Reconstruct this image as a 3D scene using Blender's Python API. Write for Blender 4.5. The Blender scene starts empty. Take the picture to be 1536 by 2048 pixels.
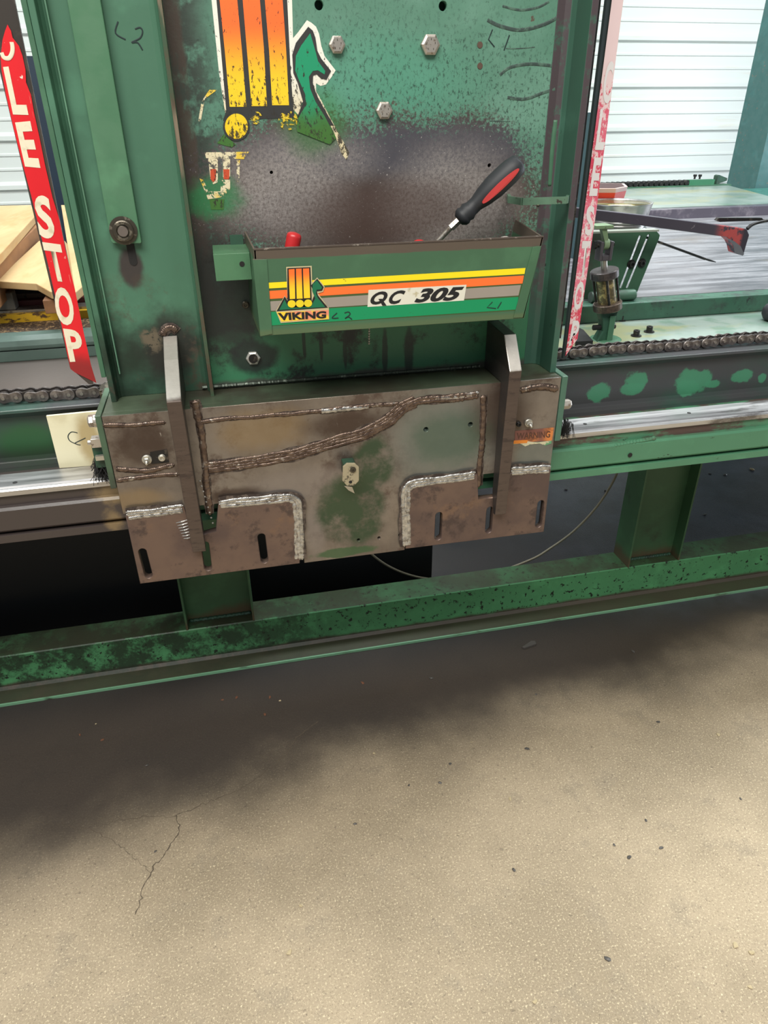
import bpy, bmesh, math, random
from math import pi, sin, cos, radians
from mathutils import Vector, Matrix
random.seed(7)
S = bpy.context.scene
C = S.collection

# ------------------------------------------------------------------ camera
FPX = 1408.18; PITCH, ROLL, YAW = radians(29.80), radians(-.48), radians(12.42); CH = 1.5
O = Vector((0, 0, CH))
FW = Vector((sin(YAW)*cos(PITCH), cos(YAW)*cos(PITCH), -sin(PITCH)))
_r = Vector((cos(YAW), -sin(YAW), 0)); _u = _r.cross(FW)
RT = _r*cos(ROLL) + _u*sin(ROLL); UP = -_r*sin(ROLL) + _u*cos(ROLL)
cd = bpy.data.cameras.new('camera'); cam = bpy.data.objects.new('camera', cd); C.objects.link(cam)
cd.sensor_fit = 'VERTICAL'; cd.sensor_height = 36; cd.lens = 36*FPX/2048; cd.clip_start = .02; cd.clip_end = 100
cam.matrix_world = Matrix(((RT.x, UP.x, -FW.x, O.x), (RT.y, UP.y, -FW.y, O.y), (RT.z, UP.z, -FW.z, O.z), (0, 0, 0, 1)))
S.camera = cam

# ------------------------------------------------------------------ world, lights, exposure
S.view_settings.view_transform = 'Standard'; S.view_settings.look = 'None'
S.view_settings.gamma = 1; S.view_settings.use_curve_mapping = False
S.view_settings.exposure = 0.35
w = bpy.data.worlds.new('world'); S.world = w; w.use_nodes = True
w.node_tree.nodes['Background'].inputs[0].default_value = (.86, .95, 1, 1)
w.node_tree.nodes['Background'].inputs[1].default_value = .20
def area(name, loc, target, sx, sy, power, col):
    l = bpy.data.lights.new(name, 'AREA'); l.shape = 'RECTANGLE'; l.size = sx; l.size_y = sy; l.energy = power; l.color = col
    o = bpy.data.objects.new(name, l); C.objects.link(o); o.location = loc
    o.rotation_euler = (Vector(target)-Vector(loc)).to_track_quat('-Z', 'Y').to_euler(); return o
area('ceiling_light_rear', (1.2, 2.6, 4.6), (1.2, 2.4, 0), 6.0, 1.6, 330, (.93, .99, 1))
area('added_fill_front', (-.8, -1.4, 4.6), (.1, .9, 0), 4.0, 1.6, 235, (1, .97, .90))  # unseen overhead fill, added to brighten the front faces
area('added_fill_right', (5.9, 2.7, 1.3), (1.2, 2.5, .9), 2.6, 2.4, 115, (.80, .90, 1))  # unseen light added at the right to brighten the floor under the machine

# ------------------------------------------------------------------ helpers
def P(px, py, x=None, y=None, z=None, pl=None, d=0.0):
    r = RT*((px-768)/FPX) - UP*((py-1024)/FPX) + FW
    if pl is not None:
        o, n = pl; t = (o-O).dot(n)/r.dot(n)
    elif y is not None: t = (y-O.y)/r.y
    elif z is not None: t = (z-O.z)/r.z
    else: t = (x-O.x)/r.x
    return O + r*t
def lin(c):
    return tuple(((v/255)/12.92 if v/255 <= .04045 else ((v/255+.055)/1.055)**2.4) for v in c) + (1,)
def thing(name, label, cat, loc=(0, 0, 0), group=None):
    o = bpy.data.objects.new(name, None); C.objects.link(o); o.location = loc; o.empty_display_size = .05
    o['label'] = label; o['category'] = cat
    if group: o['group'] = group
    return o
def tag(o, label, cat, group=None):
    o['label'] = label; o['category'] = cat
    if group: o['group'] = group
    return o
def link(name, me, mat, parent=None, label=None, bevel=0, smooth=False):
    o = bpy.data.objects.new(name, me); C.objects.link(o)
    if mat and not me.materials: me.materials.append(mat)
    if parent is not None:
        o.parent = parent
        o.location = -parent.location if parent.type == 'EMPTY' else Vector((0, 0, 0))
    if label: o['label'] = label
    if smooth:
        for p in me.polygons: p.use_smooth = True
    if bevel:
        b = o.modifiers.new('bevel', 'BEVEL'); b.width = bevel; b.segments = 2; b.limit_method = 'ANGLE'; b.angle_limit = radians(40)
    return o
class B:
    def __init__(s): s.b = bmesh.new()
    def box(s, x0, x1, y0, y1, z0, z1):
        v = [s.b.verts.new(p) for p in ((x0,y0,z0),(x1,y0,z0),(x1,y1,z0),(x0,y1,z0),(x0,y0,z1),(x1,y0,z1),(x1,y1,z1),(x0,y1,z1))]
        for f in ((3,2,1,0),(4,5,6,7),(0,1,5,4),(1,2,6,5),(2,3,7,6),(3,0,4,7)): s.b.faces.new([v[i] for i in f])
        return s
    def hull8(s, lo, hi):   # lo, hi: two rings of n points
        a = [s.b.verts.new(p) for p in lo]; c = [s.b.verts.new(p) for p in hi]; n = len(a)
        for i in range(n): s.b.faces.new((a[i], a[(i+1) % n], c[(i+1) % n], c[i]))
        s.b.faces.new(a[::-1]); s.b.faces.new(c); return s
    def prism(s, pts, off):
        off = Vector(off); return s.hull8([Vector(p) for p in pts], [Vector(p)+off for p in pts])
    def profx(s, yz, x0, x1): return s.hull8([(x0, y, z) for y, z in yz], [(x1, y, z) for y, z in yz])
    def cyl(s, p0, p1, r0, r1=None, n=24, caps=True):
        p0, p1 = Vector(p0), Vector(p1); r1 = r0 if r1 is None else r1
        q = (p1-p0).to_track_quat('Z', 'Y'); ux, uy = q @ Vector((1, 0, 0)), q @ Vector((0, 1, 0))
        A = [s.b.verts.new(p0+(ux*cos(2*pi*i/n)+uy*sin(2*pi*i/n))*r0) for i in range(n)]
        D = [s.b.verts.new(p1+(ux*cos(2*pi*i/n)+uy*sin(2*pi*i/n))*r1) for i in range(n)]
        for i in range(n): s.b.faces.new((A[i], A[(i+1) % n], D[(i+1) % n], D[i]))
        if caps: s.b.faces.new(A[::-1]); s.b.faces.new(D)
        return s
    def lathe(s, o, ax, prof, n=32):      # prof: (distance along ax, radius)
        o, ax = Vector(o), Vector(ax).normalized(); q = ax.to_track_quat('Z', 'Y'); ux, uy = q @ Vector((1, 0, 0)), q @ Vector((0, 1, 0))
        rings = [[s.b.verts.new(o+ax*h+(ux*cos(2*pi*i/n)+uy*sin(2*pi*i/n))*max(r, 1e-5)) for i in range(n)] for h, r in prof]
        for a, c in zip(rings, rings[1:]):
            for i in range(n): s.b.faces.new((a[i], a[(i+1) % n], c[(i+1) % n], c[i]))
        s.b.faces.new(rings[0][::-1]); s.b.faces.new(rings[-1]); return s
    def tube(s, pts, r, n=8, rf=None, flat=1.0, fax=None):
        pts = [Vector(p) for p in pts]; rings = []
        for i, p in enumerate(pts):
            t = (pts[min(i+1, len(pts)-1)]-pts[max(i-1, 0)]).normalized()
            a = Vector(fax) if fax else (Vector((0, 0, 1)) if abs(t.z) < .9 else Vector((0, 1, 0)))
            u = t.cross(a).normalized(); v = u.cross(t).normalized(); rr = rf(i) if rf else r
            rings.append([s.b.verts.new(p+u*cos(2*pi*k/n)*rr+v*sin(2*pi*k/n)*rr*flat) for k in range(n)])
        for a, c in zip(rings, rings[1:]):
            for k in range(n): s.b.faces.new((a[k], a[(k+1) % n], c[(k+1) % n], c[k]))
        s.b.faces.new(rings[0][::-1]); s.b.faces.new(rings[-1]); return s
    def hexa(s, c, ax, r, h, dome=.0):
        c, ax = Vector(c), Vector(ax).normalized(); R = r/cos(pi/6)
        s.cyl(c, c+ax*h*.8, R, R, 6); s.cyl(c+ax*h*.8, c+ax*h, R*.98, r*.86, 6); return s
    def mesh(s, name='m', smooth=False):
        bmesh.ops.recalc_face_normals(s.b, faces=s.b.faces)
        me = bpy.data.meshes.new(name); s.b.to_mesh(me); s.b.free()
        if smooth:
            for p in me.polygons: p.use_smooth = True
        return me
def part(name, b, mat, parent, label=None, bevel=0, smooth=False):
    return link(name, b.mesh(name), mat, parent, label, bevel, smooth)
def catmull(pts, n=12):
    pts = [Vector(p) for p in pts]; out = []
    for i in range(len(pts)-1):
        p0, p1, p2, p3 = pts[max(i-1, 0)], pts[i], pts[i+1], pts[min(i+2, len(pts)-1)]
        for k in range(n):
            t = k/n; out.append(.5*((2*p1)+(p2-p0)*t+(2*p0-5*p1+4*p2-p3)*t*t+(3*p1-p0-3*p2+p3)*t**3))
    return out+[pts[-1]]
def resample(pts, d):
    out = [pts[0].copy()]; acc = 0
    for a, b in zip(pts, pts[1:]):
        L = (b-a).length
        if L < 1e-9: continue
        t = d-acc
        while t <= L: out.append(a+(b-a)*(t/L)); t += d
        acc = (acc+L) % d
    return out
def holes_plate(name, outer, holes, y0, th, mat, parent, bev=.0006, label=None):
    """plate in the x-z plane with true holes; outer / holes are lists of (x, z); front face at y0, th deep"""
    cu = bpy.data.curves.new(name, 'CURVE'); cu.dimensions = '2D'; cu.fill_mode = 'BOTH'; cu.extrude = th/2-bev; cu.bevel_depth = bev; cu.bevel_resolution = 0; cu.offset = -bev
    for poly in [outer]+holes:
        sp = cu.splines.new('POLY'); sp.points.add(len(poly)-1); sp.use_cyclic_u = True
        for q, (a, b) in zip(sp.points, poly): q.co = (a, b, 0, 1)
    t = bpy.data.objects.new('t', cu); C.objects.link(t); bpy.context.view_layer.update()
    me = bpy.data.meshes.new_from_object(t.evaluated_get(bpy.context.evaluated_depsgraph_get())); bpy.data.objects.remove(t)
    for v in me.vertices: v.co = (v.co.x, y0+th/2-v.co.z, v.co.y)
    me.name = name; me.materials.clear()
    return link(name, me, mat, parent, label)
def slot(a, b, r, n=8):
    a, b = Vector(a), Vector(b); t = (b-a).normalized() if (b-a).length > 1e-6 else Vector((0, 1)); an = math.atan2(t.y, t.x); o = []
    for i in range(n+1): o.append((b.x+r*cos(an-pi/2+pi*i/n), b.y+r*sin(an-pi/2+pi*i/n)))
    for i in range(n+1): o.append((a.x+r*cos(an+pi/2+pi*i/n), a.y+r*sin(an+pi/2+pi*i/n)))
    return o
def xz(pts, y): return [(p.x, p.z) for p in (P(a, b, y=y) for a, b in pts)]
def decal(name, px, pl, lift, mat, parent, th=.0003, label=None):
    o, n = pl; pts = [P(a, b, pl=(o+n*lift, n)) for a, b in px]
    bb = B().prism(pts, -n*th); return part(name, bb, mat, parent, label)
def stroke(name, paths, pl, lift, r, mat, parent, label=None, smoothn=6):
    o, n = pl; bb = B()
    for path in paths:
        pts = [P(a, b, pl=(o+n*lift, n)) for a, b in path]
        bb.tube(catmull(pts, smoothn) if smoothn > 1 else pts, r, 6, flat=.15, fax=n)
    return part(name, bb, mat, parent, label)
def text(name, s, quad, pl, lift, mat, parent, bold=.02, shear=0, label=None, th=.0003, space=1.0):
    """quad: pixel corners TL TR BL BR of the lettering's box"""
    cu = bpy.data.curves.new(name, 'FONT'); cu.body = s; cu.offset = bold; cu.shear = shear; cu.space_character = space; cu.resolution_u = 4
    t = bpy.data.objects.new('t', cu); C.objects.link(t); bpy.context.view_layer.update()
    me = bpy.data.meshes.new_from_object(t.evaluated_get(bpy.context.evaluated_depsgraph_get())); bpy.data.objects.remove(t)
    X = [v.co.x for v in me.vertices]; Y = [v.co.y for v in me.vertices]; x0, x1, y0, y1 = min(X), max(X), min(Y), max(Y)
    o, n = pl; TL, TR, BL, BR = [P(a, b, pl=(o+n*lift, n)) for a, b in quad]
    for v in me.vertices:
        u = (v.co.x-x0)/(x1-x0); t_ = (v.co.y-y0)/(y1-y0); v.co = (BL*(1-u)+BR*u)*(1-t_)+(TL*(1-u)+TR*u)*t_
    me.name = name; me.materials.clear()
    return link(name, me, mat, parent, label)
def plane_y(y): return (Vector((0, y, 0)), Vector((0, -1, 0)))

# ------------------------------------------------------------------ material kit
class M:
    def __init__(s, name):
        s.m = bpy.data.materials.new(name); s.m.use_nodes = True; s.t = s.m.node_tree; s.N = s.t.nodes
        s.bs = s.N['Principled BSDF']; s.co = s.N.new('ShaderNodeTexCoord').outputs['Object']
    def L(s, a, b): s.t.links.new(a, b)
    def put(s, v, i):
        if isinstance(v, bpy.types.NodeSocket): s.L(v, i)
        elif isinstance(v, (tuple, list)) and len(v) == 3 and i.type == 'RGBA': i.default_value = lin(v)
        else: i.default_value = v
    def noise(s, scale, detail=4, rough=.55, st=(1, 1, 1), off=(0, 0, 0), dist=0):
        mp = s.N.new('ShaderNodeMapping'); s.L(s.co, mp.inputs[0]); mp.inputs['Scale'].default_value = st; mp.inputs['Location'].default_value = off
        n = s.N.new('ShaderNodeTexNoise'); s.L(mp.outputs[0], n.inputs['Vector']); n.inputs['Scale'].default_value = scale
        n.inputs['Detail'].default_value = detail; n.inputs['Roughness'].default_value = rough; n.inputs['Distortion'].default_value = dist; return n.outputs['Fac']
    def vor(s, scale, feat='F1', st=(1, 1, 1), warp=0, wscale=5):
        mp = s.N.new('ShaderNodeMapping'); s.L(s.co, mp.inputs[0]); mp.inputs['Scale'].default_value = st; v = mp.outputs[0]
        if warp:
            n = s.N.new('ShaderNodeTexNoise'); n.inputs['Scale'].default_value = wscale; s.L(s.co, n.inputs['Vector']); n.inputs['Detail'].default_value = 5
            sc = s.N.new('ShaderNodeVectorMath'); sc.operation = 'SCALE'; s.L(n.outputs['Color'], sc.inputs[0]); sc.inputs['Scale'].default_value = warp
            ad = s.N.new('ShaderNodeVectorMath'); s.L(v, ad.inputs[0]); s.L(sc.outputs[0], ad.inputs[1]); v = ad.outputs[0]
        n = s.N.new('ShaderNodeTexVoronoi'); n.feature = feat; n.inputs['Scale'].default_value = scale; s.L(v, n.inputs['Vector']); return n.outputs['Distance']
    def ma(s, op, a, b=0.0):
        n = s.N.new('ShaderNodeMath'); n.operation = op; s.put(a, n.inputs[0]); s.put(b, n.inputs[1]); return n.outputs[0]
    def mul(s, a, b): return s.ma('MULTIPLY', a, b)
    def add(s, a, b): return s.ma('ADD', a, b)
    def mx(s, *a):
        r = a[0]
        for q in a[1:]: r = s.ma('MAXIMUM', r, q)
        return r
    def inv(s, a): return s.ma('SUBTRACT', 1.0, a)
    def ss(s, f, lo, hi, a=0.0, b=1.0):
        n = s.N.new('ShaderNodeMapRange'); n.interpolation_type = 'SMOOTHSTEP'; s.put(f, n.inputs[0])
        if lo > hi: lo, hi, a, b = hi, lo, b, a
        n.inputs[1].default_value = lo; n.inputs[2].default_value = hi; n.inputs[3].default_value = a; n.inputs[4].default_value = b; return n.outputs[0]
    def axis(s, i):
        n = s.N.new('ShaderNodeSeparateXYZ'); s.L(s.co, n.inputs[0]); return n.outputs[i]
    def normal(s, i):
        g = s.N.new('ShaderNodeNewGeometry'); n = s.N.new('ShaderNodeSeparateXYZ'); s.L(g.outputs['Normal'], n.inputs[0]); return n.outputs[i]
    def blob(s, c, r, soft=.5, wob=.5, ws=9):
        a = s.N.new('ShaderNodeVectorMath'); a.operation = 'SUBTRACT'; s.L(s.co, a.inputs[0]); a.inputs[1].default_value = c
        m = s.N.new('ShaderNodeVectorMath'); m.operation = 'MULTIPLY'; s.L(a.outputs[0], m.inputs[0]); m.inputs[1].default_value = tuple(1/q if q < 50 else 0 for q in r)
        l = s.N.new('ShaderNodeVectorMath'); l.operation = 'LENGTH'; s.L(m.outputs[0], l.inputs[0])
        d = s.add(l.outputs['Value'], s.mul(s.add(s.noise(ws, 6, .65), -.5), wob*2)); return s.ss(d, 1+soft/2, 1-soft/2)
    def pb(s, px, py, rx, rz, y, **k):    # blob on the plane y, given where it shows
        c = P(px, py, y=y); e = P(px+rx, py, y=y); f = P(px, py+rz, y=y)
        return s.blob(tuple(c), (abs(e.x-c.x), 99, abs(f.z-c.z)), **k)
    def mix(s, a, b, f):
        n = s.N.new('ShaderNodeMix'); n.data_type = 'RGBA'; s.put(f, n.inputs[0]); s.put(a, n.inputs[6]); s.put(b, n.inputs[7]); return n.outputs[2]
    def out(s, col, rough=.5, metal=0.0, bump=None, bs=.3, bd=.001, spec=None):
        s.put(col, s.bs.inputs['Base Color']); s.put(rough, s.bs.inputs['Roughness']); s.put(metal, s.bs.inputs['Metallic'])
        if spec is not None: s.bs.inputs['Specular IOR Level'].default_value = spec
        if bump is not None:
            b = s.N.new('ShaderNodeBump'); b.inputs['Strength'].default_value = bs; b.inputs['Distance'].default_value = bd; s.L(bump, b.inputs['Height']); s.L(b.outputs[0], s.bs.inputs['Normal'])
        return s.m
def flat(name, col, rough=.5, metal=0.0, wear=None, wl=(.55, .62), ws=60):
    m = M(name); c = m.mix(tuple(int(v*.88) for v in col), col, m.noise(6, 5))
    if wear: c = m.mix(c, wear, m.ss(m.noise(ws, 6, .7), *wl))
    return m.out(c, rough, metal, m.noise(150, 3), .15, .0005)
def green(name, base=(66, 122, 88), dark=(44, 50, 44), grime=.5, chips=.62, gs=5, st=(1, 1, 1), rough=.42):
    """green machine enamel: cloudy grime, small chips down to dark metal"""
    m = M(name); c = m.mix(base, tuple(int(v*.86) for v in base), m.noise(3, 4))
    c = m.mix(c, tuple(min(255, int(v*1.12)) for v in base), m.mul(.5, m.ss(m.noise(12, 5, off=(3, 1, 2)), .5, .7)))
    g = m.ss(m.noise(gs, 8, .65, st), grime, grime+.18); c = m.mix(c, dark, m.mul(g, .85))
    k = m.ss(m.noise(55, 6, .7, st), chips, chips+.04); c = m.mix(c, tuple(int(v*.8) for v in dark), k)
    return m, c, rough
def fin_green(name, *a, **k):
    m, c, r = green(name, *a, **k); return m.out(c, m.ss(m.noise(20, 4), .3, .7, r-.08, r+.2), 0, m.noise(70, 6, .7), .25, .0008)

G_plain = fin_green('green_enamel', (72, 114, 88), grime=.62, chips=.7)
G_frame = fin_green('green_enamel_grimy', (70, 108, 82), (52, 52, 42), grime=.52, chips=.62)
G_dark = fin_green('green_enamel_dark', (48, 84, 66), (40, 42, 38), grime=.5, chips=.66)
BLACK = flat('black_ink', (26, 24, 24), .7)
INK = flat('marker_ink', (22, 44, 44), .6)
DARKM = flat('dark_oily_metal', (52, 50, 50), .38, .6, (84, 78, 72))
STEEL = flat('worn_bright_steel', (196, 190, 182), .32, .85, (120, 104, 90), (.52, .68), 90)
ZINC = flat('zinc_plated_steel', (205, 200, 188), .36, .75, (140, 128, 108), (.55, .7), 60)
RUBBER = flat('black_rubber', (40, 42, 46), .55, 0, (70, 70, 70), (.6, .75))
REDP = flat('red_plastic', (205, 45, 48), .35)

# ------------------------------------------------------------------ setting: floor and wall
m = M('shop_concrete')
c = m.mix((146, 131, 108), (170, 153, 128), m.ss(m.noise(2.2, 6, .6), .35, .65))
c = m.mix(c, (136, 124, 106), m.mul(.5, m.ss(m.noise(9, 6, .7), .52, .68)))
c = m.mix(c, (222, 205, 172), m.mul(.85, m.ss(m.noise(230, 4, .75), .54, .66)))
c = m.mix(c, (104, 92, 72), m.mul(.7, m.ss(m.noise(260, 4, .75, off=(2, 7, 5)), .54, .66)))
c = m.mix(c, (98, 86, 74), m.mul(.6, m.ss(m.noise(90, 4, .7, off=(5, 5, 5)), .60, .68)))
c = m.mix(c, (214, 192, 140), m.ss(m.noise(16, 5, .75, off=(8, 2, 0)), .70, .74))
oil_shade = m.ss(m.add(m.add(m.axis(1), m.mul(m.axis(0), -.13)), m.mul(m.add(m.noise(3, 6), -.5), .35)), 1.06, 1.42)  # oily dirt together with the machine's shade, painted into the floor colour
c = m.mix(c, m.mix((58, 48, 42), (40, 35, 33), m.noise(4, 6)), m.mul(oil_shade, .95))
c = m.mix(c, m.mix((24, 23, 26), m.mix((52, 53, 60), (78, 80, 92), m.ss(m.noise(3, 6, .65), .35, .65)), m.ss(m.add(m.axis(0), m.mul(m.add(m.noise(2, 5), -.5), .5)), .85, 1.55)), m.mul(m.add(.75, m.mul(.25, m.ss(m.noise(1.6, 5, .6, off=(1, 4, 0)), .45, .6))), m.ss(m.axis(1), 1.5, 1.8)))  # under the machine: shade painted dark at left, bluish gleam painted at right
rd_ = m.ss(m.axis(0), .7, 1.5, .75, .34)
FLOOR = m.out(c, m.add(m.mul(m.inv(oil_shade), .85), m.mul(oil_shade, rd_)), 0, m.noise(160, 4, .75), .5, .002)
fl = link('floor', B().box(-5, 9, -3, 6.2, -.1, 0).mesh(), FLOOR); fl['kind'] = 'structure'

CRK = flat('crack_dirt', (92, 80, 66), .9)
def crack(pts, r_, seed):
    random.seed(seed); q = resample(catmull([P(a, e, z=.0003) for a, e in pts], 8), .008)
    for v in q[1:-1]: v.x += random.gauss(0, .0022); v.y += random.gauss(0, .0022)
    k = [random.uniform(.3, 1) for _ in q]; part('crack', B().tube(q, r_, 4, rf=lambda i: r_*k[i], flat=.12, fax=(0, 0, 1)), CRK, fl, 'thin dark crack in the concrete')
crack([(352, 1630), (356, 1665), (330, 1705), (302, 1745), (284, 1785), (270, 1830)], .0017, 3)
crack([(352, 1630), (385, 1618), (430, 1598), (490, 1572), (560, 1520), (600, 1470), (640, 1440)], .0012, 4)
crack([(352, 1632), (300, 1633), (250, 1640), (200, 1650)], .0010, 5); crack([(302, 1745), (250, 1700), (190, 1662), (150, 1655), (60, 1640)], .0008, 6)

m = M('white_wall_sheet')
c = m.mix((214, 220, 214), (226, 230, 224), m.noise(2, 4, st=(.3, 1, 4)))
c = m.mix(c, (150, 150, 140), m.ss(m.noise(26, 3, .5), .76, .80))
c = m.mix(c, (210, 192, 168), m.mul(.25, m.ss(m.noise(5, 4, st=(.4, 1, 5), off=(3, 0, 0)), .6, .7)))
WALL = m.out(c, .45, .0)
YW = 5.88; z0 = P(1400, 85, y=YW).z % .305
prof = []; k = -1
while z0+k*.305 < 4.2:
    z = z0+k*.305
    prof += [(YW, z-.004), (YW-.02, z+.010), (YW-.02, z+.036), (YW, z+.060)]
    for q in (.125, .215): prof += [(YW, z+q-.001), (YW-.006, z+q+.004), (YW-.006, z+q+.016), (YW, z+q+.022)]
    k += 1
bb = bmesh.new(); A = [bb.verts.new((-5, y, z)) for y, z in prof]; D = [bb.verts.new((9, y, z)) for y, z in prof]
for i in range(len(prof)-1): bb.faces.new((A[i], D[i], D[i+1], A[i+1]))
E_ = [bb.verts.new((x, YW+.08, z)) for x, z in ((-5, prof[0][1]), (9, prof[0][1]), (9, prof[-1][1]), (-5, prof[-1][1]))]
bb.faces.new(E_); bb.faces.new((A[0], D[0], E_[1], E_[0])); bb.faces.new((A[-1], D[-1], E_[2], E_[3]))
me = bpy.data.meshes.new('wall_back'); bb.to_mesh(me); bb.free()
wl = link('wall_back', me, WALL); wl['kind'] = 'structure'

# ------------------------------------------------------------------ machine frame: floor beam, posts, rail beam
XL, XR = -1.6, 3.6
m, c, r = green('green_floor_beam', (82, 146, 98), (40, 46, 38), grime=.60, chips=.575, gs=4)
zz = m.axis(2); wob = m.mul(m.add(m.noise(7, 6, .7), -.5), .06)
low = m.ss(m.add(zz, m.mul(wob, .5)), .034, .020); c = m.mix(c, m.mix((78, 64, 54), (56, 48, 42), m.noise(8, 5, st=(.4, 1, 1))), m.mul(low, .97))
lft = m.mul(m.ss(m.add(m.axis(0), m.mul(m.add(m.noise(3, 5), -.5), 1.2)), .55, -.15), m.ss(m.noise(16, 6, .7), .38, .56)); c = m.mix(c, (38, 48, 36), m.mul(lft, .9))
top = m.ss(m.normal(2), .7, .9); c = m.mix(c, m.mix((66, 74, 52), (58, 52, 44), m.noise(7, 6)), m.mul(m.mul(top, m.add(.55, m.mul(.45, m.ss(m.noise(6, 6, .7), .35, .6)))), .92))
edge = m.mul(m.ss(m.axis(1), 1.7085, 1.7065), m.ss(m.noise(30, 4, st=(.3, 1, 1)), .3, .45)); c = m.mix(c, (120, 170, 136), m.mul(edge, .8))
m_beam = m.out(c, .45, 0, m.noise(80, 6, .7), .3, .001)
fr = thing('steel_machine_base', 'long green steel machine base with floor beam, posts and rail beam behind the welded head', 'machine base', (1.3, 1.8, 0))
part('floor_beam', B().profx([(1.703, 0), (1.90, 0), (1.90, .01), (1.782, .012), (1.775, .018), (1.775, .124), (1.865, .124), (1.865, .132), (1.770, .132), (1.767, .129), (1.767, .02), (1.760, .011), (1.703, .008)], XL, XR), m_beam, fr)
def post(x0, x1, ztop):
    b = B(); yf, yb = 1.767, 1.863
    b.box(x0, x0+.006, yf, yb, .132, ztop).box(x1-.006, x1, yf, yb, .132, ztop).box(x0+.006, x1-.006, 1.812, 1.818, .132, ztop)
    return b
m, c, r = green('green_post', (66, 104, 72), (48, 44, 38), grime=.56, chips=.68)
c = m.mix(c, (88, 66, 50), m.mul(m.ss(m.add(m.axis(2), m.mul(m.add(m.noise(9, 5), -.5), .12)), .19, .14), .8)); POSTM = m.out(c, .5, 0, m.noise(60, 5), .2, .0008)
for x0, x1 in ((-.2275, -.022), (1.2405, 1.438), (2.9, 3.1)): part('post', post(x0, x1, .735), POSTM, fr)
for x0, x1 in ((-.2275, -.022), (1.2405, 1.438)):
    pts = [Vector((x0+.01+t*(x1-x0-.02)/40, 1.808, .134+.001*sin(t*2))) for t in range(41)]; b = B().tube(pts, .005, 6, rf=lambda i: .005+.0012*(i % 2)); part('weld_bead', b, G_dark, fr)
part('shade_panel', B().box(XL, .62, 2.02, 2.03, .0, .90), flat('shade_panel_black', (30, 30, 32), .6), fr, 'black panel added to stand for the shade under the machine at the left')  # added panel, makes the underside as black as deep shade
# rail beam: channel under the chain
m, c, r = green('green_rail_channel', (52, 78, 68), (66, 62, 66), grime=.44, chips=.7, gs=3, st=(.5, 1, 1))
for a in ((1390, 760, 34, 22), (1375, 775, 22, 16), (1200, 785, 24, 18), (1275, 762, 20, 20), (1265, 778, 22, 12), (1485, 752, 18, 13), (1524, 756, 8, 9), (1100, 905, 10, 8), (1425, 768, 14, 8)):
    c = m.mix(c, (66, 130, 98), m.mul(.9, m.pb(*a, 1.5, soft=.3, wob=.9, ws=24)))
c = m.mix(c, (40, 84, 48), m.pb(55, 885, 70, 40, 1.5, soft=.8, wob=.5)); c = m.mix(c, (36, 34, 32), m.mul(m.ss(m.axis(0), -.2, -.3), m.mul(.6, m.ss(m.axis(2), .90, .86))))
m_ch = m.out(c, .36, 0, m.noise(60, 5, .7), .2, .001)
part('rail_channel', B().profx([(1.477, .966), (1.479, .973), (1.60, .974), (1.60, .835), (1.42, .835), (1.42, .842), (1.485, .845), (1.497, .852), (1.500, .862), (1.500, .950), (1.495, .960), (1.485, .964)], XL, XR), m_ch, fr, bevel=.0015)
m, c, r = green('green_rail_support', (84, 138, 106), (54, 60, 48), grime=.56, chips=.645, gs=5, st=(.5, 1, 1))
band = m.mul(m.mul(m.ss(m.axis(2), .822, .825), m.ss(m.axis(2), .850, .845)), m.ss(m.noise(14, 6, .7, st=(.5, 1, 2)), .42, .55)); c = m.mix(c, (84, 66, 62), band)
lf = m.ss(m.add(m.axis(0), m.mul(m.add(m.noise(10, 5), -.5), .08)), -.18, -.23)
c = m.mix(c, (66, 58, 56), lf); tan = m.mul(m.pb(228, 985, 44, 24, 1.34, soft=.9, wob=1.0, ws=22), .8); c = m.mix(c, (142, 120, 86), tan)
c = m.mix(c, (140, 118, 84), m.mul(.7, m.pb(228, 1040, 18, 22, 1.34, soft=.9, wob=1.0, ws=26)))
m_sup = m.out(c, m.ss(lf, 0, 1, .42, .3), 0, m.noise(60, 5, .7), .2, .001)
part('rail_support', B().profx([(1.352, .846), (1.44, .846), (1.60, .835), (1.60, .72), (1.45, .72), (1.37, .745), (1.37, .765), (1.344, .769), (1.340, .774), (1.340, .817), (1.344, .8225), (1.352, .8235)], XL, XR), m_sup, fr)
part('support_lip', B().box(XL, XR, 1.342, 1.50, .7435, .7615), m_sup, fr, bevel=.001)
b = B(); pts = resample([P(1228, 891, y=1.344), P(1310, 876, y=1.344)], .004); b.tube(pts, .004, 8, rf=lambda i: .0035+.0012*(i % 2)+random.random()*.001)
part('weld_bead', b, m_sup, fr, 'green painted weld patch on the rail support edge')
c1 = P(1260, 910, y=1.339); part('bolt_hole', B().cyl(c1, c1+Vector((0, -.0012, 0)), .0055, n=16), BLACK, fr, 'dark drilled hole')
# guide rail
m = M('guide_rail_steel'); s1 = m.noise(20, 8, .7, st=(.05, 1, 1)); c = m.mix((150, 148, 150), (214, 212, 212), m.ss(s1, .35, .65))
c = m.mix(c, (96, 90, 88), m.mul(.8, m.ss(m.noise(9, 7, .7, st=(.35, 1.5, 1)), .55, .66)))
RAILM = m.out(c, m.ss(s1, .3, .7, .28, .45), .85, m.noise(60, 5, st=(.2, 1, 1)), .15, .001)
gr = thing('guide_rail', 'bright worn steel guide rail running along the green beam behind the welded head', 'guide rail', (1.3, 1.38, .846))
part('rail_bar', B().profx([(1.3455, .8465), (1.422, .8465), (1.4225, .858), (1.420, .860), (1.3605, .860), (1.3585, .856), (1.3545, .856), (1.352, .860), (1.3475, .860), (1.3445, .857)], XL, XR), RAILM, gr)
for q in ((1378, 826), (1170, 848), (1560, 806), (30, 965)):
    c1 = P(*q, z=.8602); part('bolt_hole', B().cyl(c1, c1+Vector((0, 0, .0006)), .0045, n=16), BLACK, gr, 'small dark bolt hole')

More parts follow.
